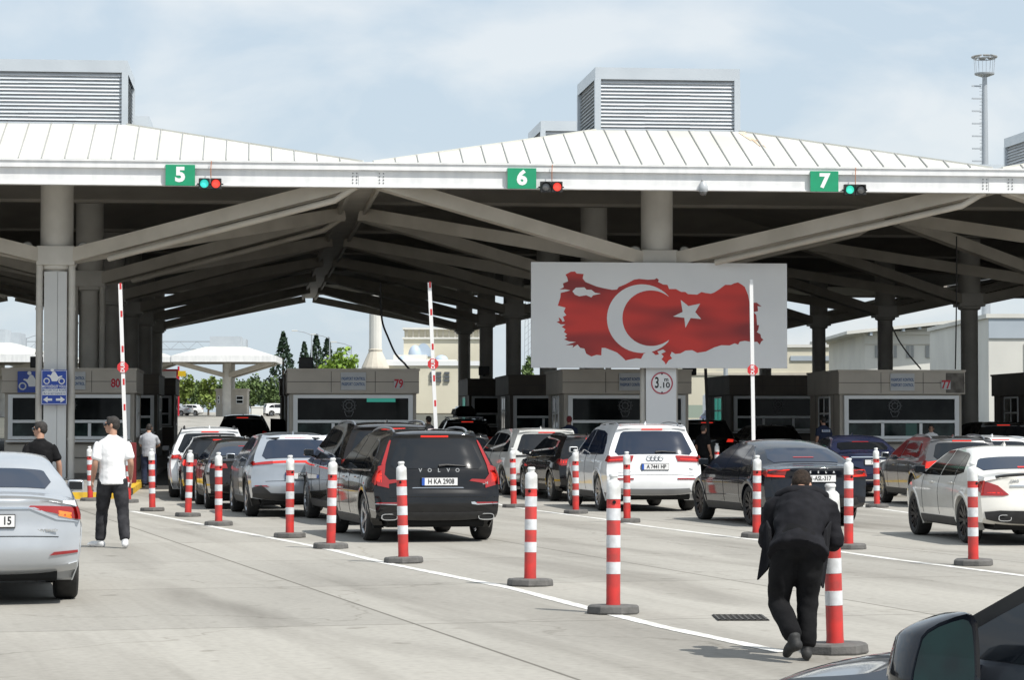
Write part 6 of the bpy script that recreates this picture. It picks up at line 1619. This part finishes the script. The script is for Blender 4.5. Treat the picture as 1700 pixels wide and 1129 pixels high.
# lattice gantry
b = base_at(305, 350); t = thing('gantry', 'thin lattice gantry above the far canopies', 'gantry', b, 0)
z1 = zat(567, 350) - b.z; z0 = zat(580, 350) - b.z; xl, xr = -22.5, 4.2
mb = MB()
for z in (z0, z1):
    for y in (0, .9): mb.beam((xl, y, z), (xr, y, z), .09, .09)
n = 22
for i in range(n):
    a, c = xl + (xr - xl) * i / n, xl + (xr - xl) * (i + 1) / n
    mb.beam((a, 0, z0), (a, 0, z1), .06, .06); mb.beam((a, 0, z0 if i % 2 else z1), (c, 0, z1 if i % 2 else z0), .05, .05)
mb.build('truss', M['pole'], t)
for x in (xl, xr): mb = MB(); mb.beam((x, .4, -.1), (x, .4, z1), .3, .3); mb.build('leg', M['pole'], t)

# street lamps
def lamp(px, Y, top, heads, label):
    b = base_at(px, Y); H = zat(top, Y) - b.z
    t = thing('street_lamp', label, 'street lamp', b, 0, 'tall street lamps beyond the checkpoint')
    mb = MB(); mb.tube([(0, 0, -.1), (0, 0, H)], [.13, .07], 8); mb.build('pole', M['pole'], t, smooth=60)
    for s in heads:
        mb = MB(); mb.tube([(0, 0, H - .1), (s * .9, 0, H + .25), (s * 2.0, 0, H + .45)], .05, 6); ar = mb.build('arm', M['pole'], t, smooth=60)
        mb = MB(); mb.box((s * 2.2, 0, H + .46), (.75, .3, .14), bev=.04); mb.build('lamp_head', M['lamp_face'], ar)
lamp(517, 330, 555, (-1,), 'street lamp whose arm points left above the conifers')
lamp(547, 340, 561, (-1,), 'street lamp above the middle conifers')
lamp(583, 320, 574, (-1,), 'street lamp right of the lime green tree')
lamp(43, 330, 561, (-1, 1), 'double armed street lamp at the left edge behind the front column')

# minaret
b = base_at(623, 365); t = thing('minaret', 'pale fluted minaret with flared base left of the mosque', 'minaret', b, 0)
def hz(py): return zat(py, 365) - b.z
k = 365 / F
mb = MB(); mb.lathe([(10.6 * k, hz(580)), (10.2 * k, hz(500)), (10 * k, hz(440)), (15 * k, hz(434)), (15 * k, hz(428)), (8 * k, hz(427)), (8 * k, hz(395)), (.2, hz(360))], 14); mb.build('shaft', M['offwhite'], t)
mb = MB(); mb.lathe([(23 * k, 0), (23 * k, hz(610)), (11.2 * k, hz(584)), (11.8 * k, hz(581)), (10.6 * k, hz(579))], 14); mb.build('base', M['stone'], t)
# mosque
Y = 380; b = base_at(710, Y); t = thing('mosque', 'cream mosque with blue domes and a pilastered drum behind the queue', 'mosque', b, 0)
k = Y / F
def X(px): return (px - 710) * k
def Z(py): return zat(py, Y) - b.z
def bx(name, x0, x1, y0, y1, z0, z1, m, par=None): mb = MB(); mb.box(((X(x0) + X(x1)) / 2, (y0 + y1) / 2, (z0 + z1) / 2), (X(x1) - X(x0), y1 - y0, z1 - z0)); return mb.build(name, m, par or t)
main = bx('wall', 670, 800, 0, 12, 0, Z(563), M['cream'])
bx('cornice', 668, 802, -.3, 12.3, Z(563), Z(560), M['offwhite'])
dr = bx('drum', 671, 800, .6, 11.4, Z(560), Z(547), M['cream'])
bx('cornice', 668, 802, -.2, 12.2, Z(547), Z(544), M['offwhite'])
for i in range(13):
    x = 674 + i * 10
    bx('pilaster', x, x + 3, .3, .6, Z(560), Z(547), M['stone'], dr)
#mb = MB(); mb.lathe([(7.6 * math.cos(a), Z(544) + 5.2 * math.sin(a)) for a in [i * math.pi / 20 for i in range(10)]] + [(.1, Z(544) + 5.2)], 24, 0, Matrix.Translation((X(735), 6, 0))); mb.build('dome', M['lead'], t, smooth=60)
mb = MB(); poly = [(X(703) + 13.5 * k * math.cos(a), Z(592) + 22 * k * math.sin(a)) for a in [i * math.pi / 20 for i in range(21)]]; mb.prism(poly, .1, 0, Matrix.Translation((0, -.12, 0))); mb.build('blue_arch', M['lead'], main)
mb = MB(); mb.lathe([(11 * k * math.cos(a), Z(591) + 17 * k * math.sin(a)) for a in [i * math.pi / 20 for i in range(10)]] + [(.05, Z(591) + 17 * k)], 20, 0, Matrix.Translation((X(690), -3, 0))); mb.build('dome', M['lead'], t, smooth=60)
bx('porch', 656, 710, -6, 0, Z(604), Z(591), M['offwhite'])
bx('porch', 624, 760, -9, -6, 0, Z(600), M['offwhite'])
for px, r in ((673, 9), (628, 7), (735, 11)):
    mb = MB(); mb.lathe([(r * k * math.cos(a), Z(600) + r * .75 * k * math.sin(a)) for a in [i * math.pi / 16 for i in range(8)]] + [(.05, Z(600) + r * .75 * k)], 18, 0, Matrix.Translation((X(px), -7.5, 0))); mb.build('dome', M['lead'], t, smooth=60)
bx('wall', 643, 800, -14, -9.2, 0, Z(604), M['cream'])
bx('parapet', 643, 801, -14.2, -9.0, Z(611), Z(603.5), M['white_ink'])
for y0, y1 in ((621, 625), (627, 631), (633, 637)):
    for x0 in (719, 729, 742):
        f = bx('window', x0, x0 + 8, -14.25, -14.0, Z(y1), Z(y0), M['window'])
# warehouses at right
def building(label, px0, px1, Y, top, m, dpt=20, cat='building', name='warehouse', roof=None):
    b = base_at((px0 + px1) / 2, Y); t = thing(name, label, cat, b, 0, 'pale buildings beyond the checkpoint')
    k = Y / F; w = (px1 - px0) * k; h = zat(top, Y) - b.z
    mb = MB(); mb.box((0, dpt / 2, h / 2), (w, dpt, h)); wl = mb.build('wall', m, t)
    mb = MB(); mb.box((0, dpt / 2, h + .15), (w + .4, dpt + .4, .3)); mb.build('roof', M['offwhite'], t)
    return t, wl, k, w, h
t, wl, k, w, h = building('low cream warehouse seen between the columns right of the flag board', 1140, 1445, 260, 577, M['cream'])
mb = MB(); mb.box((w / 2 - 4, -.08, zat(595, 260) - t.location.z), (8.2, .1, .5)); mb.build('blue_band', M['bluegrey'], wl)
mb = MB(); mb.box((0, -.06, zat(621, 260) - t.location.z), (w, .08, .25)); mb.build('ledge', M['stone'], wl)
mb = MB(); mb.box((0, -2.0, 1.0), (w, .1, 1.3)); mb.build('green_fence_panel', mat('pale green panel', (.30, .36, .30), .7), t)
t, wl, k, w, h = building('pale two storey building with overhanging roof and grey windows right of the flag board', 1436, 1660, 230, 556, M['offwhite'], 26)
mb = MB()
z_ = h
mb.add([(-w / 2 - 1.8, -1.6, z_ + .0), (w / 2 + 1, -1.6, z_ + 1.55), (w / 2 + 1, 27, z_ + 1.55), (-w / 2 - 1.8, 27, z_), (-w / 2 - 1.8, -1.6, z_ + .28), (w / 2 + 1, -1.6, z_ + 1.83), (w / 2 + 1, 27, z_ + 1.83), (-w / 2 - 1.8, 27, z_ + .28)],
       [(0, 1, 5, 4), (1, 2, 6, 5), (2, 3, 7, 6), (3, 0, 4, 7), (4, 5, 6, 7), (3, 2, 1, 0)]); mb.build('overhanging_roof', M['offwhite'], t)
mb = MB(); mb.add([(-w / 2, .01, h + .3), (w / 2, .01, h + .3), (w / 2, .01, h + 1.3), (-w / 2, .01, h + .1)], [(0, 1, 2, 3)]); mb.build('gable', M['offwhite'], t)
for i in range(9):
    x = -w / 2 + .4 + i * 1.45; mb = MB(); mb.box((x, -.75, h + .0 + (x + w / 2) * .13), (.22, 1.5, .3)); mb.build('eaves_bracket', M['bluegrey'], t)
for px in (1459, 1483, 1511, 1543, 1575, 1607):
    x = (px - 1548) * k; mb = MB(); mb.box((x, -.06, zat(584, 230) - t.location.z), (.66, .1, 1.1)); f = mb.build('window', M['window_grey'], wl)
    mb = MB(); mb.box((x, -.12, zat(584, 230) - t.location.z), (.04, .03, 1.1)); mb.build('mullion', M['offwhite'], f)
mb = MB(); mb.box((0, -.05, zat(572, 230) - t.location.z), (w, .06, .06)); mb.build('string_course', M['stone'], wl)
t, wl, k, w, h = building('white building with blue grey upper band at the right edge', 1642, 1830, 185, 528, M['offwhite'], 26)
mb = MB(); mb.box((0, -.06, zat(545, 185) - t.location.z), (w, .08, 1.45)); mb.build('blue_band', M['bluegrey'], wl)
for x in (-1.5, 1.2): mb = MB(); mb.box((x, -.05, h * .4), (.06, .06, h * .75)); mb.build('panel_joint', M['stone'], wl)
# lattice mast left of the flag board, pole behind it
b = base_at(877, 330); t = thing('lattice_mast', 'thin grey lattice mast left of the flag board', 'mast', b, 0)
H = zat(440, 330) - b.z; mb = MB()
for x, y in ((-.6, 0), (.6, 0), (0, 1)): mb.beam((x, y, 0), (x * .5, y * .5, H), .08, .08)
for i in range(24):
    z = H * i / 24; s = .6 - .3 * i / 24; mb.beam((-s, 0, z), (s, 0, z + H / 24), .05, .05)
mb.build('lattice', M['pole'], t)
# high mast with lamp ring
Y = 240; b = base_at(1638, Y); t = thing('high_mast', 'tall lighting mast with ring head above the canopy at right', 'mast', b, 0)
k = Y / F
def Z(py): return zat(py, Y) - b.z
mb = MB(); mb.tube([(0, 0, 0), (0, 0, Z(160)), (0.02, 0, Z(126))], [.5, .27, .22], 12); mb.build('pole', M['pole'], t, smooth=60)
mb = MB(); mb.lathe([(.2, Z(128)), (.92, Z(123.5)), (.95, Z(121)), (.2, Z(120))], 20); mb.build('platform', M['pole'], t, smooth=30)
mb = MB()
for i in range(8):
    a = i * math.pi / 4; mb.tube([(.88 * math.cos(a), .88 * math.sin(a), Z(121)), (.98 * math.cos(a), .98 * math.sin(a), Z(97))], .025, 6)
mb.tube([(1.0 * math.cos(i * math.pi / 12), 1.0 * math.sin(i * math.pi / 12), Z(97)) for i in range(25)], .05, 6, cap=False); mb.build('cage', M['pole'], t)
for i in range(8):
    a = i * math.pi / 4; mb = MB(); mb.box((0, 0, 0), (.62, .36, .16), M=Matrix.Translation((1.02 * math.cos(a), 1.02 * math.sin(a), Z(93.5))) @ Matrix.Rotation(a + math.pi / 2, 4, 'Z') @ Matrix.Rotation(R(18), 4, 'X'), bev=.03); mb.build('floodlight', M['lamp_metal'], t)
mb = MB(); xl = (1633 - 1638) * k
for x in (xl - .12, xl + .12): mb.beam((x - .1, -.1, Z(330)), (x - .1, -.1, Z(138)), .09, .09)
for i in range(34): z = Z(330) + (Z(140) - Z(330)) * i / 33; mb.beam((xl - .22, -.1, z), (xl + .02, -.1, z), .05, .05)
mb.build('ladder', M['pole'], t)
mb = MB()
for x in (-1.22, -.95, -.72): mb.beam((x, -.3, Z(330)), (x, -.3, Z(142)), .12, .12)
for i in range(10): z = Z(330) + (Z(143) - Z(330)) * i / 9; mb.beam((-1.25, -.3, z), (-.35, -.15, z), .10, .14)
mb.build('safety_cage', M['pole'], t)
b = base_at(1205, 225); t = thing('light_pole', 'stout grey light pole rising behind the parked cars', 'pole', b, 0)
mb = MB(); mb.tube([(0, 0, 0), (0, 0, 14)], [.22, .16], 12); mb.build('shaft', M['pole'], t, smooth=60)
mb = MB(); mb.box((0, 0, 14.1), (1.6, .3, .2), bev=.04); mb.build('lamp_head', M['lamp_metal'], t)
mb = MB(); mb.beam((-.5, -.1, 2.4), (-.5, -.1, 12), .03, .03); mb.beam((-.8, -.1, 2.4), (-.8, -.1, 12), .03, .03)
for i in range(12): mb.beam((-.85, -.1, 2.4 + i * .8), (-.2, -.1, 2.4 + i * .8), .03, .03)
mb.build('ladder', M['pole'], t)
# distant parked cars and van
for px, py, Y, kind, pm, rz, lab in ((1168, 690, 195, 'wagon', 'paint_blue', -62, 'dark blue car parked farthest left in the gap right of the height limit column'), (1190, 697, 180, 'wagon', 'paint_silver', -58, 'silver estate parked in the gap right of the height limit column'), (1222, 692, 190, 'suv', 'paint_white', -40, 'white car parked behind the boom barrier in the gap'), (1232, 697, 176, 'sedan', 'paint_blue', -60, 'blue car parked nearest in the gap'),
                           (318, 690, 335, 'sedan', 'paint_silver', 70, 'silver car parked among the far trees at left'), (338, 690, 338, 'wagon', 'paint_white', 90, 'white car parked left of the far kiosk'), (418, 690, 330, 'sedan', 'paint_silver', -80, 'silver car parked right of the far kiosk'), (436, 690, 326, 'suv', 'paint_white', -70, 'white car parked at the far right of the far kiosk')):
    p = base_at(px, Y)
    car('parked_car', kind, pm, lab, 'car', p, R(rz), dict(rails=False, detail=False, handles=False, lights=[('tail_light', [(.5, .84), (.8, .84), (.82, .95), (.55, .96)], 'red_lens')], third=False, fin=False, mirror=True), group='cars parked far beyond the booths')
b = base_at(1222, 210); t = thing('van', 'white and turquoise van behind the far parked cars', 'van', b, R(-70), None)
mb = MB(); bmx = bmesh.new(); bmesh.ops.create_cube(bmx, size=1)
for v in bmx.verts: v.co = Vector((v.co.x * 2.0, v.co.y * 5.2 - (.25 if v.co.z > 0 and v.co.y > 0 else 0), 1.5 + v.co.z * 2.4))
bmesh.ops.bevel(bmx, geom=bmx.edges[:], offset=.12, segments=2, affect='EDGES'); mb.addbm(bmx); bmx.free(); mb.build('body', M['paint_white'], t, smooth=40)
mb = MB(); mb.box((1.0, .8, 2.0), (.06, 1.2, .9)); mb.box((-1.0, .8, 2.0), (.06, 1.2, .9)); mb.build('side_window', M['glass'], t)
mb = MB(); mb.box((1.0, -.9, 1.6), (.05, .8, 1.6)); mb.box((-1.0, -.9, 1.6), (.05, .8, 1.6)); mb.build('turquoise_panel', mat('turquoise', (.03, .35, .50), .4), t)
for x in (-.9, .9):
    for y in (-1.6, 1.6): wheel(t, x, y, .34, True, 5)
# bins by the far kiosk
p = base_at(427, 300); t = thing('pale_container', 'pale rubbish container right of the far kiosk', 'container', p, 0)
mb = MB(); mb.box((0, 0, .65), (1.3, .9, 1.1), bev=.05); mb.build('bin', M['offwhite'], t); mb = MB(); mb.box((0, 0, 1.25), (1.4, 1.0, .12), bev=.03); mb.build('lid', M['offwhite'], t)
# hanging cables under the canopy and black boom in the dark lane
def cable(label, pts, r=.022):
    q = [at(x, y, d) for x, y, d in pts]; o = q[0].copy()
    mb = MB(); dense = []
    for i in range(len(q) - 1):
        for j in range(6):
            g = lambda m_: q[min(max(m_, 0), len(q) - 1)]
            dense.append(cr(g(i - 1), g(i), g(i + 1), g(i + 2), j / 6, .45) - o)
    dense.append(q[-1] - o); mb.tube(dense, r, 8); ob = mb.build('hanging_cable', M['plastic'], None, smooth=60); ob.location = o
    tag(ob, label, 'cable', 'cables hanging from the canopy')
cable('thick black cable looping from the canopy down to the roof of booth 79', [(632, 470, 78), (634, 530, 78), (645, 562, 78), (657, 588, 78), (672, 604, 78), (680, 613, 78), (690, 613, 78)], .03)
cable('straight black cable hanging down to the roof of booth 77', [(1588, 392, 77), (1588, 480, 77), (1587, 560, 77), (1586, 613, 77)], .02)
cable('slack black cable slanting to the roof of booth 77 beside a column', [(1480, 540, 78), (1492, 565, 78), (1508, 588, 78), (1529, 613, 78)], .022)
p = base_at(1178, 78); p = at(1178, 700, 78); p.z = gz_at(p) + .1
t = thing('boom_barrier', 'raised black boom standing in the dark lane right of the column booth', 'barrier', p, YAW)
mb = MB(); mb.beam((-.02, 0, .4), (-.12, 0, 3.15), .085, .05, up=(0, 1, 0)); mb.build('boom', M['black_box'], t)
mb = MB(); mb.box((.05, .1, .45), (.3, .3, .9), bev=.02); mb.build('cabinet', M['black_box'], t)
